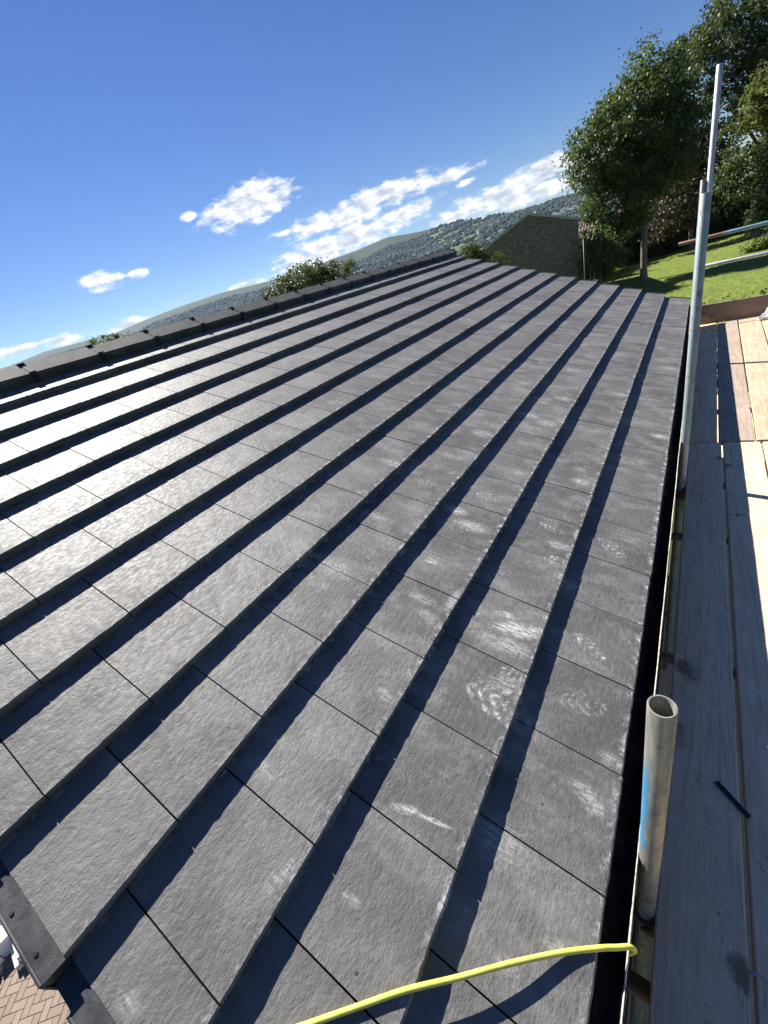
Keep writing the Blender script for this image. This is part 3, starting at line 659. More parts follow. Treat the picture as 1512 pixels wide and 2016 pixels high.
rmesh = [ridge_piece(RL - 0.012, 0, 0.016, 0.0012, s) for s in range(4)]
def clip_mesh():
    me = ridge_piece(0.018, 0.003, 0.012)
    bm = bmesh.new(); bm.from_mesh(me); pr = ridge_profile(0.006)
    for (k, s) in ((1, 0.010), (2, 0.009), (3, 0.008), (4, 0.008)):
        x, z = pr[k]; add_box(bm, x - s, x + s * .9, -0.012, 0.034, z - s * .55, z + s * .5, bevel=0.004)
    x, z = pr[0]; add_box(bm, x - 0.012, x + 0.014, -0.006, 0.03, z - 0.02, z + 0.008, bevel=0.003)
    bm.to_mesh(me); bm.free(); return me
cmesh = clip_mesh()
for i in range(-4, 16):
    y = i * RL
    if y < V0 - 0.3 or y > V1 - 0.1: continue
    rchild('ridge_tile', rmesh[i % 4], MAT['ridge'], Matrix.Translation((0, y + 0.012, random.uniform(-.002, .002))))
    rchild('ridge_union', cmesh, MAT['black_plastic'], Matrix.Translation((0, y - 0.006, 0)))
yend = 15 * RL
bm = bmesh.new(); pr = ridge_profile(0.006)
f0 = bm.faces.new([bm.verts.new((x, yend + .005, z)) for x, z in pr]); r_ = bmesh.ops.extrude_face_region(bm, geom=[f0])
for v in r_['geom']:
    if isinstance(v, bmesh.types.BMVert): v.co.y += 0.035
me = bpy.data.meshes.new('ridge_end_cap'); bmesh.ops.recalc_face_normals(bm, faces=bm.faces[:]); bm.to_mesh(me); bm.free(); rchild('ridge_end_cap', me, MAT['black_plastic'], Matrix.Identity(4))

# dry verge caps, one a course, on both gable ends
def cap_mesh(sign):
    bm = bmesh.new()
    # plan outline of the flange (x up slope is negative), notched at its upper end
    w = 0.044 * sign
    x0, x1 = 0.006, -0.262
    def tz(x): return TH * x / GA + 0.0035
    top = [(x0, -0.002 * sign), (x0 - 0.004, w), (x1 + 0.012, w), (x1 + 0.004, w * 0.72), (x1, w * 0.6), (x1 + 0.005, w * 0.15), (x1 + 0.02, -0.002 * sign)]
    vt = [bm.verts.new((x, y, tz(x))) for x, y in top]; vb = [bm.verts.new((x, y, tz(x) - 0.003)) for x, y in top]
    bm.faces.new(vt); bm.faces.new(vb[::-1])
    for i in range(len(top)): k = (i + 1) % len(top); bm.faces.new((vt[i], vb[i], vb[k], vt[k]))
    # rolled outer rim and skirt
    add_tube(bm, [(x0 - 0.004, w, tz(x0) - 0.001), (x1 + 0.012, w, tz(x1) - 0.001)], 0.0042, 8)
    a = min(w, w + 0.004 * sign); b = max(w, w + 0.004 * sign)
    sk = Matrix.Rotation(-math.atan(TH / GA), 4, 'Y')
    add_box(bm, x1 + 0.01, x0 - 0.004, a, b, -0.088, -0.002, sk)
    add_box(bm, x0 - 0.006, x0 - 0.003, min(0, w) , max(0, w), -0.042, 0.0005)
    add_box(bm, -0.375, x1 + 0.03, min(-0.002 * sign, w * 0.93), max(-0.002 * sign, w * 0.93), -0.012, -0.007, sk)
    add_box(bm, -0.375, x1 + 0.03, min(w * 0.86, w * 0.93), max(w * 0.86, w * 0.93), -0.085, -0.0075, sk)
    # screw heads
    for xs_ in (-0.055, -0.17):
        bmesh.ops.create_cone(bm, cap_ends=True, segments=10, radius1=0.0052, radius2=0.004, depth=0.004, matrix=Matrix.Translation((xs_, w * 0.62, tz(xs_) + 0.001)))
    bmesh.ops.recalc_face_normals(bm, faces=bm.faces[:])
    me = bpy.data.meshes.new('verge_cap'); bm.to_mesh(me); bm.free(); return me
for sign, vv in ((-1, V0), (1, V1)):
    cm = cap_mesh(sign)
    for k in range(12): rchild('verge_cap', cm, MAT['cap'], MROOF @ Matrix.Translation((-k * GA, vv, 0)))

# walls, fascia, gutter
wx0, wx1 = 2 * ax + 0.32, -0.32
bm = bmesh.new()
gz = -0.30
for y in (V0 + 0.06, V1 - 0.06):
    pass
prof = [(wx0, GZ), (wx1, GZ), (wx1, gz + .08), (ax, az_ - 0.06), (wx0, gz + .08)]
a = [bm.verts.new((x, V0 + 0.05, z)) for x, z in prof]; b = [bm.verts.new((x, V1 - 0.05, z)) for x, z in prof]
bm.faces.new(a); bm.faces.new(b[::-1])
for i in range(5): k = (i + 1) % 5; bm.faces.new((a[i], b[i], b[k], a[k]))
bm_obj('wall', bm, MAT['brick_wall'], house, mw=H0)
box_obj('fascia', -0.085, -0.066, V0, V1, -0.22, -0.055, MAT['gutter_outer'], house, mw=H0)
box_obj('soffit', -0.32, -0.086, V0, V1, -0.212, -0.20, MAT['white_upvc'], house, mw=H0)
gcx, gr, gzc = -0.006, 0.056, -0.052
bm = bmesh.new(); ysec = list(np.linspace(V0 - 0.03, V1 + 0.04, 60))
rows = []
for y in ysec:
    wob = 0.0016 * mnoise.noise(Vector((y * 3, 0, 5)))
    rows.append([bm.verts.new((gcx + gr * math.cos(a_) + wob, y, gzc + gr * 0.95 * math.sin(a_))) for a_ in np.linspace(math.pi, 2 * math.pi, 15)])
for i in range(len(rows) - 1):
    for k in range(14): bm.faces.new((rows[i][k], rows[i][k + 1], rows[i + 1][k + 1], rows[i + 1][k]))
gut = bm_obj('gutter', bm, MAT['gutter'], house, smooth=True, mw=H0)
bm = bmesh.new(); rows = []
for y in ysec:
    wob = 0.0016 * mnoise.noise(Vector((y * 3, 0, 5)))
    rows.append([bm.verts.new((gcx + (gr + 0.0035) * math.cos(a_) + wob, y, gzc + (gr + .0035) * 0.95 * math.sin(a_))) for a_ in np.linspace(1.5 * math.pi, 2 * math.pi, 8)])
for i in range(len(rows) - 1):
    for k in range(7): bm.faces.new((rows[i][k], rows[i][k + 1], rows[i + 1][k + 1], rows[i + 1][k]))
bm_obj('gutter_outside', bm, MAT['gutter_outer'], gut, smooth=True)
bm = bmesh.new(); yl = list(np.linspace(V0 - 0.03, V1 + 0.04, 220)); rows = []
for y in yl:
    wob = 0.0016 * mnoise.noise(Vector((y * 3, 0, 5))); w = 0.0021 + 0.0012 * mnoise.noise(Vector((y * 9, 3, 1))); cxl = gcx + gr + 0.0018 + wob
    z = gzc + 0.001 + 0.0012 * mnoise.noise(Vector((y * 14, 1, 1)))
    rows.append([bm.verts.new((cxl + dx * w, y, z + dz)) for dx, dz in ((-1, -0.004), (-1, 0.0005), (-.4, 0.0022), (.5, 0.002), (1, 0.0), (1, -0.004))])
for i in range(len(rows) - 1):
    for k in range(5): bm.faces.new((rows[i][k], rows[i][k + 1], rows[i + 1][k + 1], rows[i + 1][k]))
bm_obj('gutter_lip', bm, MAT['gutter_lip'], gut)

for y in (-0.83, 1.9, 4.6):
    bm = bmesh.new(); rows = []
    for yy in (y, y + 0.11):
        rows.append([bm.verts.new((gcx + (gr + rr_) * math.cos(a_), yy, gzc + (gr + rr_) * 0.95 * math.sin(a_))) for rr_ in (0.007, -0.003) for a_ in (np.linspace(math.pi, 2 * math.pi, 15) if rr_ > 0 else np.linspace(2 * math.pi, math.pi, 15))])
    for k in range(30): bm.faces.new((rows[0][k], rows[0][(k + 1) % 30], rows[1][(k + 1) % 30], rows[1][k]))
    bm.faces.new(rows[0][::-1]); bm.faces.new(rows[1]); bm_obj('gutter_union', bm, MAT['gutter_outer'], gut)
# ------------------------------------------------------------------ scaffold
def tube_thing(name, a, b, mat, label, group=None, cat='scaffold tube'):
    bm = bmesh.new(); a = Vector(a); b = Vector(b)
    hollow_tube(bm, (0, 0, 0), b - a)
    o = bm_obj(name, bm, mat, smooth=True); o.location = a
    for p in o.data.polygons: pass
    try: o.data.set_sharp_from_angle(angle=R(40))
    except Exception: pass
    return tag(o, label, cat, group)
PX = 0.077
tube_thing('scaffold_pole', (PX, -0.45, -4.9), (PX, -0.45, 0.60), MAT['tube_near'], 'short open-topped upright scaffold tube with worn blue paint, nearest beside the gutter', 'scaffold tubes')
tube_thing('scaffold_pole', (PX, 2.1, -4.9), (PX, 2.1, 1.335), MAT['tube_mid'], 'tall thick greenish upright scaffold tube standing at the roof eave before the lawn', 'scaffold tubes')
tube_thing('scaffold_pole', (PX + 0.023, 4.92, -4.9), (PX + 0.023, 4.92, 2.20), MAT['tube_bright'], 'thin looking pale upright scaffold tube, topmost against the trees', 'scaffold tubes')
tube_thing('scaffold_pole', (PX - 0.026, 4.934, -4.9), (PX - 0.026, 4.934, 1.40), MAT['tube'], 'upright scaffold tube whose top just shows left of the pale thin one', 'scaffold tubes')
tube_thing('scaffold_pole', (1.42, 6.93, -4.9), (1.42, 6.93, 1.5), MAT['tube'], 'upright scaffold tube holding the outer ends of the guard rails', 'scaffold tubes')
tube_thing('guard_rail', (-0.187, 6.985, 0.728), (1.9, 6.985, 0.68), MAT['tube_rail'], 'upper horizontal guard rail tube, rusty at its free end and blue further right', 'scaffold tubes')
tube_thing('guard_rail', (0.06, 6.985, 0.372), (1.9, 6.985, 0.318), MAT['tube_bright'], 'lower pale grey horizontal guard rail tube in front of the lawn', 'scaffold tubes')
for i, y in enumerate((-0.62, 0.57, 1.56, 2.22, 3.6, 5.0, 6.7)):
    tube_thing('transom_tube', (-0.02 if y not in (-0.62,) else 0.02, y, -0.466), (1.5, y, -0.466), MAT['tube'] if i else MAT['rusty'],
               ['dark transom tube under the boards below the yellow hose', 'pale transom tube showing in the gap beside the gutter just beyond the open-topped pole', 'second transom tube showing in the gap beside the gutter', 'transom tube under the boards at the tall greenish pole', 'transom tube under the far boards beyond the board joint', 'transom tube under the far boards at the pale thin pole', 'transom tube under the boards near the toe board'][i], 'transoms under the boards')
tube_thing('ledger_tube', (0.132, -2.4, -0.516), (0.132, 7.1, -0.516), MAT['rusty'], 'dark rusty ledger tube running under the inner edge of the boards', 'scaffold ledgers')
for i in range(6):  # added lower lift: hides the sunlit ground so the board gaps look dark
    o = box_obj('lower_board', 0, 0.22, 0, 12.0, -0.038, 0, MAT['board'], bevel=0.002); o.location = (-0.20 + i * 0.232, -2.6, -2.42)
    tag(o, ['innermost lower scaffold board tight against the house wall', 'lower scaffold board glimpsed through the gap beside the gutter', 'second lower scaffold board glimpsed through the gap between upper boards', 'third board of the lower scaffold lift', 'fourth board of the lower scaffold lift', 'outermost board of the lower scaffold lift'][i], 'scaffold board', 'boards of the lower scaffold lift')
def coupler(loc, label):
    bm = bmesh.new()
    add_tube(bm, [(0, 0, -0.028), (0, 0, 0.028)], 0.036, 18); add_tube(bm, [(0.012, -0.045, -0.0), (0.012, 0.045, -0.0)], 0.018, 10)
    add_box(bm, -0.02, 0.052, 0.028, 0.042, -0.024, 0.024, bevel=0.003)
    body_e = empty('coupler', loc); bm_obj('clamp_body', bm, MAT['coupler'], body_e, smooth=False)
    bm = bmesh.new(); bmesh.ops.create_cone(bm, cap_ends=True, segments=6, radius1=0.011, radius2=0.011, depth=0.022, matrix=Matrix.Translation((0.03, 0.05, 0.0)) @ Matrix.Rotation(R(90), 4, 'X')); bm_obj('bolt', bm, MAT['coupler'], body_e)
    return tag(body_e, label, 'coupler', 'scaffold couplers')
coupler((PX, -0.45, -0.46), 'dark steel coupler clamped low on the open-topped pole')
coupler((PX, 2.1, -0.46), 'dark steel coupler clamped low on the tall greenish pole')

def board(x0, x1, y0, y1, skew, mat, label, top=-0.4, th=0.038, seed=0, cat='scaffold board'):
    rr = random.Random(seed); n = 26
    bm = bmesh.new(); L = y1 - y0; wdt = x1 - x0
    rows = []
    for i in range(n + 1):
        y = L * i / n; dx = skew * i / n
        e0 = rr.uniform(-.0012, .0012); e1 = rr.uniform(-.0012, .0012); zz = 0.0016 * mnoise.noise(Vector((seed, y * 1.5, 0)))
        pr = [(e0, -th), (e0, -.005), (e0 + .004, 0), (wdt / 2, 0.0012), (wdt + e1 - .004, 0), (wdt + e1, -.005), (wdt + e1, -th)]
        rows.append([bm.verts.new((x + dx, y, z + zz)) for x, z in pr])
    m_ = 7
    for i in range(n):
        for k in range(m_): bm.faces.new((rows[i][k], rows[i][(k + 1) % m_], rows[i + 1][(k + 1) % m_], rows[i + 1][k]))
    bm.faces.new(rows[0]); bm.faces.new(rows[-1][::-1])
    o = bm_obj('scaffold_board', bm, mat); o.location = (x0, y0, top); o.rotation_euler.z = 0
    return tag(o, label, cat, 'boards of the scaffold platform')
B = MAT['board']
board(0.103, 0.309, -2.6, 2.80, 0.0, B, 'grey weathered scaffold board nearest the gutter, in shade, with dark damp stains', -0.4, seed=1)
board(0.323, 0.541, -2.6, 2.795, 0.0, B, 'second near scaffold board from the gutter, crossed lengthways by the sunlight edge', -0.402, seed=2)
board(0.552, 0.772, -2.6, 2.79, 0.0, B, 'sunlit pale near scaffold board at the right edge', -0.4, seed=3)
board(0.784, 1.004, -2.6, 2.80, 0.0, B, 'fourth near scaffold board from the gutter', -0.401, seed=4)
board(1.016, 1.236, -2.6, 2.79, 0.0, B, 'fifth near scaffold board from the gutter', -0.4, seed=5)
BF = MAT['board_far']; BN = MAT['board_new']
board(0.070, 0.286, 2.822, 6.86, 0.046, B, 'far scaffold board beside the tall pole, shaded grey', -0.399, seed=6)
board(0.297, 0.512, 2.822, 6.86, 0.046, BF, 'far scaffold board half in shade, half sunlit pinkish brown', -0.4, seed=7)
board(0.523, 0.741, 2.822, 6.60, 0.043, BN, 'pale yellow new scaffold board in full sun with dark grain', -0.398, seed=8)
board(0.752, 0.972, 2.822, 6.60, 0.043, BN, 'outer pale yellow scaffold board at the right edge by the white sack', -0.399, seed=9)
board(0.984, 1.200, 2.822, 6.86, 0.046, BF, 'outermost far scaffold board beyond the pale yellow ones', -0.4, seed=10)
o = box_obj('board_end_piece', 0, 0.42, 0, 0.19, -0.03, 0, BN, bevel=0.002); o.location = (0.572, 6.665, -0.404); tag(o, 'short pale board piece filling the platform end below the toe board', 'board')
o = box_obj('painted_band', 0, 0.30, 0, 0.055, -0.02, 0.002, MAT['red'], bevel=0.001); o.location = (0.571, 6.606, -0.404); tag(o, 'red painted strip across the end of the pale boards', 'board')
bm = bmesh.new()
for i in range(1):
    add_box(bm, 0, 1.32, 0, 0.038, 0, 0.262, bevel=0.003)
o = bm_obj('toe_board', bm, MAT['toe']); o.location = (0.112, 6.90, -0.395); o.rotation_euler = (R(-1.5), R(1.6), R(0.8)); tag(o, 'brown toe board standing on edge across the far end of the platform', 'toe board')

# white crumpled sack
bm = bmesh.new(); bmesh.ops.create_icosphere(bm, subdivisions=4, radius=1.0)
for v in bm.verts:
    p = v.co.copy(); n_ = mnoise.turbulence(p * 1.7 + Vector((3, 1, 4)), 4, False); up = max(0, p.z)
    s = 0.82 + 0.5 * n_
    v.co = Vector((p.x * s * 0.115 * (1 - 0.75 * up), p.y * s * 0.10 * (1 - 0.75 * up), max(-0.0, p.z * 0.16 * s + 0.03)))
o = bm_obj('plastic_sack', bm, MAT['bag']); o.location = (0.87, 6.62, -0.402); tag(o, 'crumpled white plastic sack against the toe board', 'sack')

# offcut of dark plastic trim lying across two boards
bm = bmesh.new(); d = Vector((0.082, -0.080, 0)); L = d.length
for (a0, a1, z0, z1) in ((-0.008, -0.006, 0, 0.005), (-0.006, 0.006, 0, 0.002), (0.006, 0.008, 0, 0.006), (-0.001, 0.001, 0.002, 0.0045)):
    add_box(bm, 0, L, a0, a1, z0, z1)
o = bm_obj('trim_offcut', bm, MAT['dark_offcut']); o.location = (0.246, 0.012, -0.3985); o.rotation_euler = (0, R(-0.5), math.atan2(d.y, d.x)); tag(o, 'dark grey plastic trim offcut lying across the first two boards', 'offcut')
bm = bmesh.new(); add_tube(bm, [(0.300, -0.462, -0.425), (0.322, -0.466, -0.398), (0.345, -0.47, -0.392), (0.40, -0.49, -0.398)], 0.004, 8)
o = bm_obj('strap_end', bm, MAT['strap']); tag(o, 'pale grey strap end poking from the gap between the first two boards', 'strap')
bm = bmesh.new(); bmesh.ops.create_icosphere(bm, subdivisions=2, radius=0.012)
for v in bm.verts: v.co *= 1 + 0.4 * mnoise.noise(v.co * 90)
o = bm_obj('mortar_lump', bm, MAT['bag']); o.location = (0.397, 0.21, -0.392); tag(o, 'small white lump on the second board at the right edge', 'rubble')

# yellow hose looped over the gutter
ctrl = [(-0.30, -0.62, -0.30), (-0.12, -0.635, -0.24), (-0.02, -0.645, -0.16), (0.045, -0.652, -0.10), (0.058, -0.648, -0.085), (0.063, -0.650, -0.055), (0.053, -0.655, -0.036), (0.030, -0.673, -0.020), (-0.001, -0.697, 0.0), (-0.072, -0.755, 0.034), (-0.156, -0.833, 0.078), (-0.236, -0.91, 0.112), (-0.315, -0.982, 0.14), (-0.388, -1.057, 0.165), (-0.452, -1.123, 0.185), (-0.514, -1.188, 0.2), (-0.62, -1.32, 0.2), (-0.70, -1.44, 0.12), (-0.75, -1.50, -0.2), (-0.77, -1.52, -1.5), (-0.80, -1.55, -3.5), (-0.85, -1.6, -5.05), (-1.0, -1.9, -5.13), (-1.6, -2.3, -5.13)]
def catmull(P, k=8):
    P = [Vector(p) for p in P]; P = [2 * P[0] - P[1]] + P + [2 * P[-1] - P[-2]]; out_ = []
    for i in range(1, len(P) - 2):
        for s in range(k):
            u = s / k; a, b, c_, d_ = P[i - 1], P[i], P[i + 1], P[i + 2]
            out_.append(0.5 * ((2 * b) + (-a + c_) * u + (2 * a - 5 * b + 4 * c_ - d_) * u * u + (-a + 3 * b - 3 * c_ + d_) * u ** 3))
    out_.append(P[-2]); return out_
bm = bmesh.new(); add_tube(bm, catmull(ctrl), 0.0058, 14)
o = bm_obj('yellow_hose', bm, MAT['rope'], smooth=True); tag(o, 'bright yellow hose hooked over the gutter and crossing the near tiles', 'hose')

# ------------------------------------------------------------------ driveway and parked car, seen past the near verge
pav = box_obj('driveway', -14, -0.4, -9, 9, GZ - 0.1, GZ + 0.012, MAT['drive']); pav['kind'] = 'structure'
lx0, lx1, ly0, ly1 = -8.4, -3.4, -5.6, -2.2
def paver_mesh(s):
    bm = bmesh.new(); add_box(bm, -0.098, 0.098, -0.048, 0.048, 0, 0.05, bevel=0.004); me = bpy.data.meshes.new('paver'); bm.to_mesh(me); bm.free(); me.materials.append(MAT['paver']); return me
pm = paver_mesh(0); pl = []
c45 = math.cos(R(45))
for i in range(-60, 60):
    for j in range(-60, 60):
        # herringbone: unit cells of two bricks, stepping by 0.1 along the diagonal
        for kind in (0, 1):
            gx = 0.1 * (i + 2 * j * 1); gy = 0.1 * (i - 2 * j * 1)
            if kind == 0: a_, b_, rot = gx + 0.1, gy + 0.05, 0
            else: a_, b_, rot = gx + 0.05 + 0.0, gy + 0.2, 90
            if kind == 1: a_, b_ = gx + 0.05, gy + 0.2
            X = a_ * c45 - b_ * c45 - 5.9; Y = a_ * c45 + b_ * c45 - 3.9
            if not (lx0 < X < lx1 and ly0 < Y < ly1): continue
            q = project((X, Y, GZ))
            if q and -25 < q[0] < 230 and 1840 < q[1] < 2045: pl.append((X, Y, rot))
pl = pl[:290]
for X, Y, rot in pl:
    link('paver', pm, None, pav, Matrix.Translation((X, Y, GZ + 0.014 - 0.02 + random.uniform(-.002, .002))) @ Matrix.Rotation(R(45 + rot), 4, 'Z'))

WB = 'white plastic boards left on the drive'
def upvc(name, x0, x1, y0, y1, h, label, tilt=0.0):
    e = empty(name, (x0, y0, GZ + 0.05), R(tilt)); w = x1 - x0; l = y1 - y0
    box_obj('panel', 0, w, 0, l, 0, h, MAT['white_upvc'], e, 0.006); box_obj('lip', -0.012, 0.014, -0.004, l, h * 0.2, h + 0.02, MAT['white_upvc'], e, 0.003)
    box_obj('end_step', 0.02, w + 0.02, -0.07, -0.004, 0, h * 0.55, MAT['white_upvc'], e, 0.005)
    return tag(e, label, 'plastic board', WB)
upvc('fascia_board', -7.54, -7.24, -3.62, -0.9, 0.27, 'taller white plastic board with bright lit edge on the brick drive', -2)
upvc('fascia_board', -7.21, -6.86, -3.46, -1.0, 0.18, 'lower white plastic board beside the taller one on the brick drive', -2)
bm = bmesh.new(); hollow_tube(bm, (-7.22, -3.98, GZ + 0.10), (-7.10, -3.70, GZ + 0.11), 0.055, 0.05, 20); o = bm_obj('plastic_pipe', bm, MAT['white_upvc'], smooth=True); tag(o, 'short white plastic pipe on the drive at the left edge', 'pipe', WB)

# ------------------------------------------------------------------ trees
def leaf_mesh(name, lobes, n_clusters, per, size, sig, mat, parent, seed, flat=0.55, shell=0.55, local=(0, 0, 0)):
    g = np.random.default_rng(seed)
    vol = np.array([l[3] * l[4] * l[5] for l in lobes]) ** 0.75; vol /= vol.sum()
    li = g.choice(len(lobes), n_clusters, p=vol); L = np.array(lobes)[li]
    d = g.normal(size=(n_clusters, 3)); d /= np.linalg.norm(d, axis=1, keepdims=True)
    rad = shell + (1.03 - shell) * g.random(n_clusters) ** 0.6
    rad *= 1 + 0.12 * np.sin(d[:, 0] * 7 + L[:, 0]) * np.cos(d[:, 2] * 6)
    c = L[:, :3] + d * rad[:, None] * L[:, 3:6]
    n = n_clusters * per
    csz = g.uniform(0.6, 1.35, n_clusters)
    p = np.repeat(c, per, 0) + g.normal(size=(n, 3)) * np.repeat(csz, per)[:, None] * sig * np.array([1, 1, flat + 0.15])
    nrm = g.normal(size=(n, 3)) + np.array([0, 0, 0.7]) + np.repeat(d, per, 0) * 0.5; nrm /= np.linalg.norm(nrm, axis=1, keepdims=True)
    a = np.cross(nrm, g.normal(size=(n, 3))); a /= np.linalg.norm(a, axis=1, keepdims=True); b = np.cross(nrm, a)
    s = size * g.uniform(0.6, 1.35, n)[:, None]
    q = np.stack([p - a * s * 0.55, p + b * s * 0.36 - nrm * s * 0.06, p + a * s * 0.55 - nrm * s * 0.12, p - b * s * 0.36 - nrm * s * 0.06], 1) - np.array(local)
    me = bpy.data.meshes.new(name); me.vertices.add(4 * n); me.vertices.foreach_set('co', q.astype(np.float32).ravel())
    me.loops.add(4 * n); me.loops.foreach_set('vertex_index', np.arange(4 * n, dtype=np.int32))
    me.polygons.add(n); me.polygons.foreach_set('loop_start', np.arange(0, 4 * n, 4, dtype=np.int32)); me.update(calc_edges=True)
    return link(name, me, mat, parent), c
def tree(name, base, lobes, mat, label, trunk_r, n_clusters, per, size, sig, seed, cat='tree', group=None, shell=0.5, lean=(0, 0), fork=0.35, nbranch=26):
    e = empty(name, base); bx, by, bz = base
    cr, cl = leaf_mesh('crown', lobes, n_clusters, per, size, sig, mat, e, seed, shell=shell, local=base)
    rr = random.Random(seed); cl = cl - np.array(base)
    zt = max(l[2] + l[5] * 0.3 for l in lobes) - bz
    bm = bmesh.new()
    pts = [Vector((lean[0] * f + 0.12 * math.sin(f * 5 + seed), lean[1] * f + 0.1 * math.cos(f * 4 + seed), zt * f)) for f in (0, 0.03, 0.08, 0.2, 0.4, 0.6, 0.8, 1.0)]
    add_tube(bm, pts, [trunk_r * k for k in (1.55, 1.2, 1.0, 0.92, 0.75, 0.5, 0.3, 0.1)], 12); bm_obj('trunk', bm, MAT['bark'], e, smooth=True)
    bm = bmesh.new()
    for i in range(min(nbranch, len(cl))):
        tgt = Vector(cl[rr.randrange(len(cl))]); f = rr.uniform(fork, 0.85); st = Vector((lean[0] * f, lean[1] * f, zt * f))
        if tgt.z < st.z: st.z = max(zt * 0.18, tgt.z - 0.5 * (tgt.xy - st.xy).length)
        mid_ = st.lerp(tgt, 0.5) + Vector((rr.uniform(-.3, .3), rr.uniform(-.3, .3), rr.uniform(-.1, .4)))
        add_tube(bm, [st, mid_, tgt], [trunk_r * 0.34 * (1 - f * 0.5), trunk_r * 0.18, 0.015], 6)
    bm_obj('branches', bm, MAT['bark'], e, smooth=True)
    return tag(e, label, cat, group)
def lobe(az, el, d, rx, ry, rz):
    x, y = polar(az, d); return (x, y, CAM_POS[2] + d * math.tan(R(el)), rx, ry, rz)
def base(az, d, z=None):
    x, y = polar(az, d); return (x, y, (near_z(x, y) + 0.05) if z is None else z)
TG = 'trees at the edge of the lawn'
tree('lawn_tree', base(-4.82, 45), [lobe(-6.0, 5.2, 45, 3.5, 3.4, 3.6), lobe(-8.9, 4.8, 44.5, 2.5, 2.5, 2.7), lobe(-4.6, 8.1, 45, 2.6, 2.6, 2.3), lobe(-7.2, 0.6, 44, 2.4, 2.2, 2.0), lobe(-3.2, 4.0, 46, 2.4, 2.8, 3.4), lobe(-6.9, -1.6, 43.5, 1.3, 1.3, 1.0), lobe(-5.2, 2.6, 46, 2.6, 2.5, 2.4)],
     MAT['leaf_green'], 'rounded green tree on a bare trunk, standing alone on the lawn left of the poles', 0.25, 640, 90, 0.19, 0.36, 3, group=TG, lean=(0.3, 0.2), fork=0.3)
tree('large_tree', base(3.9, 57), [lobe(3.6, 9.0, 57, 4.6, 4.6, 3.8), lobe(0.4, 8.6, 56, 3.0, 3.2, 2.8), lobe(5.8, 6.2, 57, 4.0, 4.0, 4.0), lobe(-0.6, 10.3, 57, 1.9, 2.0, 1.5), lobe(2.4, 11.2, 57, 2.4, 2.4, 1.4), lobe(4.2, 2.0, 56, 3.0, 3.0, 3.0), lobe(2.0, 4.6, 58, 2.4, 2.5, 2.6), lobe(2.6, -0.8, 56, 2.2, 2.0, 1.8), lobe(-2.2, 9.2, 58, 1.3, 1.5, 1.6)],
     MAT['leaf_dark'], 'tall broad dark green tree with thick ivy-clad trunk at the right edge', 0.46, 460, 90, 0.22, 0.40, 5, group=TG, fork=0.35, nbranch=40)
tree('copper_tree', base(-1.0, 61), [lobe(-1.4, 4.6, 61, 1.9, 2.2, 2.6), lobe(-0.4, 1.8, 61, 2.3, 2.4, 2.6), lobe(-2.4, -0.2, 60, 2.0, 2.0, 1.9), lobe(-2.9, -2.6, 58, 1.9, 1.6, 1.1), lobe(0.6, -1.0, 61, 2.2, 2.2, 1.8), lobe(-1.2, -2.6, 59, 1.7, 1.5, 1.2)],
     MAT['leaf_copper'], 'dark copper-leaved tree between the lone green tree and the tall right-hand tree', 0.2, 260, 62, 0.24, 0.42, 8, group=TG, fork=0.25)
tree('pale_tree', base(5.4, 50), [lobe(3.9, 4.4, 50, 1.5, 1.8, 1.7), lobe(5.4, 5.4, 50, 2.2, 2.2, 2.2), lobe(5.6, 2.6, 50, 1.8, 1.8, 1.6)],
     MAT['leaf_pale'], 'pale yellowish-green sunlit tree at the right edge behind the tall pole', 0.2, 150, 60, 0.24, 0.38, 11, group=TG)
tree('roof_tree', base(-42.5, 26), [lobe(-43.0, 3.4, 26, 1.6, 1.6, 0.75), lobe(-40.9, 3.9, 26, 0.75, 1.0, 0.5), lobe(-38.0, 3.3, 26, 0.75, 0.8, 0.45), lobe(-44.5, 1.0, 26, 1.9, 1.8, 1.4), lobe(-40, 0.4, 26, 1.9, 1.8, 1.4), lobe(-46.6, 2.6, 26, 0.7, 0.8, 0.5)],
     MAT['leaf_maple'], 'olive green treetop showing above the ridge in the middle of the roof', 0.14, 320, 80, 0.105, 0.17, 14, group='treetops behind the roof')
tree('roof_tree', base(-66.5, 44), [lobe(-66.8, 3.6, 44, 0.85, 1.0, 0.65), lobe(-65.2, 3.3, 44, 0.9, 1.0, 0.5), lobe(-66, 1.2, 44, 2.0, 1.8, 1.5)],
     MAT['leaf_dark'], 'small dark treetop peeping over the ridge far left', 0.13, 130, 70, 0.13, 0.2, 15, group='treetops behind the roof')
tree('roof_tree', base(-22.4, 34), [lobe(-22.5, 0.7, 34, 0.6, 0.7, 0.45), lobe(-21.6, 0.3, 34, 0.5, 0.7, 0.4), lobe(-23.2, 0.0, 34, 0.5, 0.7, 0.4), lobe(-22, -2.0, 34, 1.7, 1.6, 1.3)],
     MAT['leaf_green'], 'small green treetop between the roof ridge end and the stone gable', 0.12, 150, 70, 0.11, 0.17, 16, group='treetops behind the roof')
def bush(name, lobes, mat, label, n, per, size, sig, seed, group=None, cat='shrub'):
    b = base_of(lobes); e = empty(name, b)
    leaf_mesh('foliage', lobes, n, per, size, sig, mat, e, seed, shell=0.35, local=b)
    bm = bmesh.new(); rr = random.Random(seed)
    for l in lobes[:8]: add_tube(bm, [(l[0] - b[0] + rr.uniform(-.1, .1), l[1] - b[1], 0), (l[0] - b[0], l[1] - b[1], l[2] - b[2])], [0.05, 0.02], 6)
    bm_obj('stems', bm, MAT['bark'], e)
    return tag(e, label, cat, group)
def base_of(lobes):
    x = sum(l[0] for l in lobes) / len(lobes); y = sum(l[1] for l in lobes) / len(lobes); return (x, y, near_z(x, y))
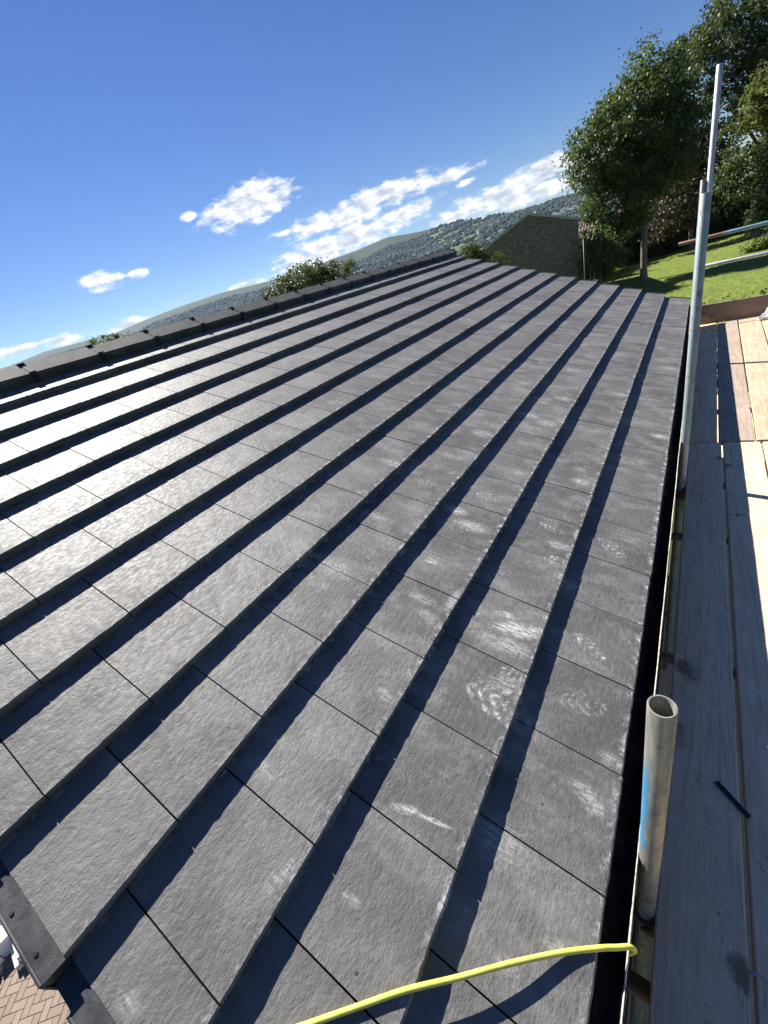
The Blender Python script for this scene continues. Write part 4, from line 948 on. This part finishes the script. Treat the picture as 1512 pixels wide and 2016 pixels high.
# dark hedge behind the lawn
hl = []
for i, a_ in enumerate(np.arange(-10.6, 9.0, 0.8)):
    d = float(np.interp(a_, [-10.6, -9, -5.6, -1.3, 4.8, 9], [52, 56, 62, 64.5, 68, 69])) + 0.8 * math.sin(i * 1.7) + 1.2; x, y = polar(a_, d); h = 5.0 + 0.6 * math.sin(i * 2.3) + 0.4 * math.cos(i * 0.9) - 1.0 * smooth(-7.5, -10, a_)
    hl.append((x, y, LZ + h * 0.48, 1.15, 1.4, h * 0.52))
bush('hedge', hl, MAT['leaf_dark'], 'long dark hedge along the back of the lawn in deep shade', 900, 40, 0.34, 0.5, 21, cat='hedge')
bush('ivy_shrub', [lobe(-9.6, -2.0, 39.5, 0.8, 0.9, 0.8), lobe(-8.9, -3.0, 40, 0.9, 0.9, 1.0), lobe(-9.9, -4.2, 39.5, 0.7, 0.7, 1.0), lobe(-8.4, -4.6, 41, 1.1, 1.0, 1.0), lobe(-7.6, -3.6, 42, 1.0, 1.0, 1.3)], MAT['leaf_green'], 'leafy green shrub against the right corner of the stone gable', 120, 44, 0.17, 0.24, 22)
bush('lawn_shrub', [lobe(3.7, -6.9, 48, 0.55, 0.5, 0.5), lobe(4.4, -6.4, 48, 0.6, 0.5, 0.7), lobe(5.0, -6.6, 48, 0.5, 0.5, 0.5)], MAT['leaf_yellow'], 'small yellow-green shrub on the lawn at the foot of the ivy-clad trunk', 40, 36, 0.15, 0.18, 23)
bush('house_end_shrub', [lobe(0.9, -13.2, 14, 0.6, 0.6, 0.75), lobe(2.6, -13.6, 14, 0.7, 0.6, 0.75), lobe(4.6, -14, 14.2, 0.8, 0.6, 0.75), lobe(8, -14.5, 14.5, 1.2, 0.8, 0.9), lobe(0.5, -20, 14, 0.9, 0.8, 1.4), lobe(4, -20, 14, 1.1, 0.8, 1.4), lobe(9, -20, 14, 1.3, 0.8, 1.4), lobe(-4, -17, 14, 1.0, 0.8, 1.2)], MAT['leaf_yellow'], 'bright green shrub whose top shows just above the toe board beside the tall pole', 330, 44, 0.075, 0.16, 24)
# ivy on the big trunk
x, y = polar(3.9, 56.5)
iv = empty('ivy', (x, y, LZ)); leaf_mesh('foliage', [(x, y, LZ + 1.4, 0.75, 0.6, 1.6), (x + .1, y, LZ + 3.6, 0.62, 0.55, 1.6)], 60, 40, 0.17, 0.2, MAT['leaf_dark'], iv, 25, local=(x, y, LZ)); tag(iv, 'dark ivy climbing the thick trunk at the right edge', 'ivy')

# ------------------------------------------------------------------ neighbouring buildings
gx_, gy_ = polar(-15.82, 40)
gb = empty('stone_building', (gx_, gy_, LZ), R(15.82)); tag(gb, 'dark rubble stone building with a plain gable end beyond the roof', 'building')
xl, xr, zl, za, yl = -3.80, 3.42, 1.57 - LZ, 2.96 - LZ, 0.0
bm = bmesh.new(); pr = [(xl, -1), (xr, -1), (xr, zl), (0, za), (xl, zl)]
a = [bm.verts.new((x, yl, z)) for x, z in pr]; b = [bm.verts.new((x, yl + 12, z)) for x, z in pr]
bm.faces.new(a); bm.faces.new(b[::-1])
for i in range(5): k = (i + 1) % 5; bm.faces.new((a[i], b[i], b[k], a[k]))
bm_obj('wall', bm, MAT['stone'], gb)
bm = bmesh.new(); SL = ((xl - 0.3, zl - 0.11, 0.0, za), (xr + 0.3, zl - 0.12, 0.0, za))
for (x0, z0, x1, z1) in SL:
    q = [(x0, yl + 0.06, z0 + .02), (x0, yl + 12.1, z0 + .02), (x1, yl + 12.1, z1 + .02), (x1, yl + 0.06, z1 + .02)]
    lo = [bm.verts.new(p) for p in q]; hi = [bm.verts.new((p[0], p[1], p[2] + 0.12)) for p in q]
    bm.faces.new(lo[::-1]); bm.faces.new(hi)
    for i in range(4): k = (i + 1) % 4; bm.faces.new((lo[i], lo[k], hi[k], hi[i]))
rf = bm_obj('roof', bm, MAT['far_roof'], gb)
for (x0, z0, x1, z1) in SL:
    bm = bmesh.new(); q = [(x0 * 1.01, z0 - 0.02), (x1, z1 - 0.02), (x1, z1 + 0.15), (x0 * 1.01, z0 + 0.15)]
    a = [bm.verts.new((x, yl - 0.10, z)) for x, z in q]; b = [bm.verts.new((x, yl + 0.055, z)) for x, z in q]
    bm.faces.new(a); bm.faces.new(b[::-1])
    for i in range(4): k = (i + 1) % 4; bm.faces.new((a[i], b[i], b[k], a[k]))
    bm_obj('coping', bm, MAT['bargeboard'], rf)
box_obj('gutter_end', xr + 0.02, xr + 0.22, yl - 0.12, yl + 12, zl - 0.42, zl - 0.24, MAT['white_upvc'], gb)
# brown pantiled roof next to it
bp = empty('pantiled_house', (-8.0, 66, LZ)); tag(bp, 'house with ribbed brown pantile roof behind the stone gable', 'building')
G2 = Matrix.Translation((8.0, -66, -LZ))
y0, y1, z0, z1 = 62.0, 66.4, -0.95, 1.36; x0, x1 = -14.0, -3.2
nrib = 30; bm = bmesh.new(); rows = [[], []]
for i in range(nrib * 6 + 1):
    f = i / (nrib * 6); x = x0 + (x1 - x0) * f; w = 0.045 * math.sin(2 * math.pi * nrib * f)
    rows[0].append(bm.verts.new((x, y0, z0 + w))); rows[1].append(bm.verts.new((x, y1, z1 + w)))
for i in range(nrib * 6): bm.faces.new((rows[0][i], rows[0][i + 1], rows[1][i + 1], rows[1][i]))
q = [bm.verts.new(p) for p in ((x0, y1, z1), (x1, y1, z1), (x1, y1 + 4.4, z0), (x0, y1 + 4.4, z0))]; bm.faces.new(q)
r2 = bm_obj('roof', bm, MAT['pantile'], bp, smooth=True, mw=G2)
box_obj('wall', x0 + 0.2, x1 - 0.2, y0 + 0.3, y1 + 2.7, LZ, z0 + 0.12, MAT['brick_wall'], bp, mw=G2)
box_obj('chimney', -10.75, -10.05, 66.3, 67.0, 0.9, 2.35, MAT['chimney'], r2)
# grey rendered house glimpsed between the trees
gh = empty('grey_house', (-4.5, 80, LZ)); tag(gh, 'pale grey rendered house glimpsed between the trees above the hedge', 'building'); G3 = Matrix.Translation((4.5, -80, -LZ))
box_obj('wall', -8.5, -1.0, 77, 85, LZ, 1.0, MAT['grey_render'], gh, mw=G3)
bm = bmesh.new(); pr = [(-8.9, 0.9), (-0.6, 0.9), (-4.75, 3.0)]; a = [bm.verts.new((x, 76.7, z)) for x, z in pr]; b = [bm.verts.new((x, 85.3, z)) for x, z in pr]; bm.faces.new(a); bm.faces.new(b[::-1])
for i in range(3): k = (i + 1) % 3; bm.faces.new((a[i], b[i], b[k], a[k]))
bm_obj('roof', bm, MAT['far_roof'], gh, mw=G3)
for x in (-6.8, -3.2):
    w = box_obj('window', x, x + 1.1, 76.94, 77.02, -1.4, -0.2, MAT['white_upvc'], gh, mw=G3); box_obj('pane', x + 0.08, x + 1.02, 76.92, 76.945, -1.32, -0.28, MAT['dark_glass'], w)
# thin galvanised post at the gable corner
x, y = polar(-10.5, 36.5); bm = bmesh.new(); add_tube(bm, [(0, 0, 0), (0, 0, 4.9)], 0.032, 10); o = bm_obj('post', bm, MAT['fence'], smooth=True); o.location = (x, y, near_z(x, y) ); o.scale = (1, 1, 0.98); tag(o, 'thin pale post in front of the shrub by the stone gable', 'post')

# pale flat-roofed block in the valley and houses on the hillside
def r_for_el(az, el):
    top = float(np.interp(az, SKY_AZ, SKY_EL)); f = 1 - (1 - min(0.97, (el + 1.6) / (top + 1.6))) ** (1 / 1.5); return 800 + f * (ridge_r(az) - 800)
def on_hill(az, r): x, y = polar(az, r); return x, y, terrain(az, r)
x, y = polar(-11.6, 420); zb = CAM_POS[2] + 420 * math.tan(R(-1.6)); zt_ = CAM_POS[2] + 420 * math.tan(R(1.22))
fb = empty('flat_roofed_block', (x, y, zb), R(14)); tag(fb, 'long white flat-roofed block with dark windows beyond the stone gable', 'building')
h = zt_ - zb
box_obj('wall', -9, 7.5, 0, 12, -25, h, MAT['far_white'], fb); box_obj('roof', -9.3, 7.8, -0.3, 12.3, h, h + 0.5, MAT['grey_render'], fb)
for fl in (0, 1, 2):
    for i in range(7):
        xx = -8 + i * 2.25
        w = box_obj('window', xx, xx + 1.5, -0.08, 0.05, h - 2.6 - fl * 3.2, h - 1.0 - fl * 3.2, MAT['far_white'], fb); box_obj('pane', xx + .12, xx + 1.38, -0.12, -0.085, h - 2.5 - fl * 3.2, h - 1.1 - fl * 3.2, MAT['dark_glass'], w)
def house_small(az, r, w, l, hgt, rot, label, group):
    x, y, z = on_hill(az, r); e = empty('hillside_house', (x, y, z), R(rot)); 
    box_obj('wall', -w / 2, w / 2, -l / 2, l / 2, -3, hgt, MAT['far_white'], e)
    bm = bmesh.new(); pr = [(-l / 2 - .4, hgt - 0.1), (l / 2 + .4, hgt - 0.1), (0, hgt + l * 0.36)]
    a = [bm.verts.new((-w / 2 - .3, yy, zz)) for yy, zz in pr]; b = [bm.verts.new((w / 2 + .3, yy, zz)) for yy, zz in pr]; bm.faces.new(a); bm.faces.new(b[::-1])
    for i in range(3): k = (i + 1) % 3; bm.faces.new((a[i], b[i], b[k], a[k]))
    bm_obj('roof', bm, MAT['far_roof'], e)
    tag(e, label, 'house', group)
rr = random.Random(5)
for row, (a0, a1, e0, n) in enumerate(((-14.0, -9.2, 0.95, 14), (-13.2, -8.8, 1.2, 12), (-12.4, -8.6, 1.45, 10), (-11.4, -8.2, 1.7, 8))):
    for i in range(n):
        a_ = a0 + (a1 - a0) * (i + rr.uniform(-.25, .25)) / n
        house_small(a_, r_for_el(a_, e0 + rr.uniform(-.05, .05)), rr.uniform(9, 14), 9, rr.uniform(6, 7.5), rr.choice((8, 14, -76)) + rr.uniform(-6, 6), 'small white house in the rows stepping up the hillside right of the stone gable', 'white houses on the town hillside')
for i in range(26):
    a_ = rr.uniform(-29, -15); house_small(a_, r_for_el(a_, rr.uniform(1.0, 2.3)), rr.uniform(9, 13), 9, rr.uniform(6, 7.5), rr.uniform(-50, 50), 'tiny pale house scattered among the hillside trees above the roof ridge end', 'pale houses scattered in the woods')

# ------------------------------------------------------------------ haze: the air between here and the far hill
mt = bpy.data.materials.new('valley_haze'); mt.use_nodes = True; t = NT(mt.node_tree); t.n.clear()
pv = t.add('ShaderNodeVolumePrincipled'); pv.inputs['Color'].default_value = (0.42, 0.63, 1.0, 1); pv.inputs['Density'].default_value = HAZE; pv.inputs['Anisotropy'].default_value = 0.35
mo = t.add('ShaderNodeOutputMaterial'); t.l.new(pv.outputs[0], mo.inputs['Volume'])
hz = box_obj('haze', -3600, 3600, -3600, 3600, min(v.co.z for v in go.data.vertices if v.co.xy.length < 3700) - 2, max(v.co.z for v in go.data.vertices) + 25, mt); tag(hz, 'pale blue air over the valley', kind='stuff')
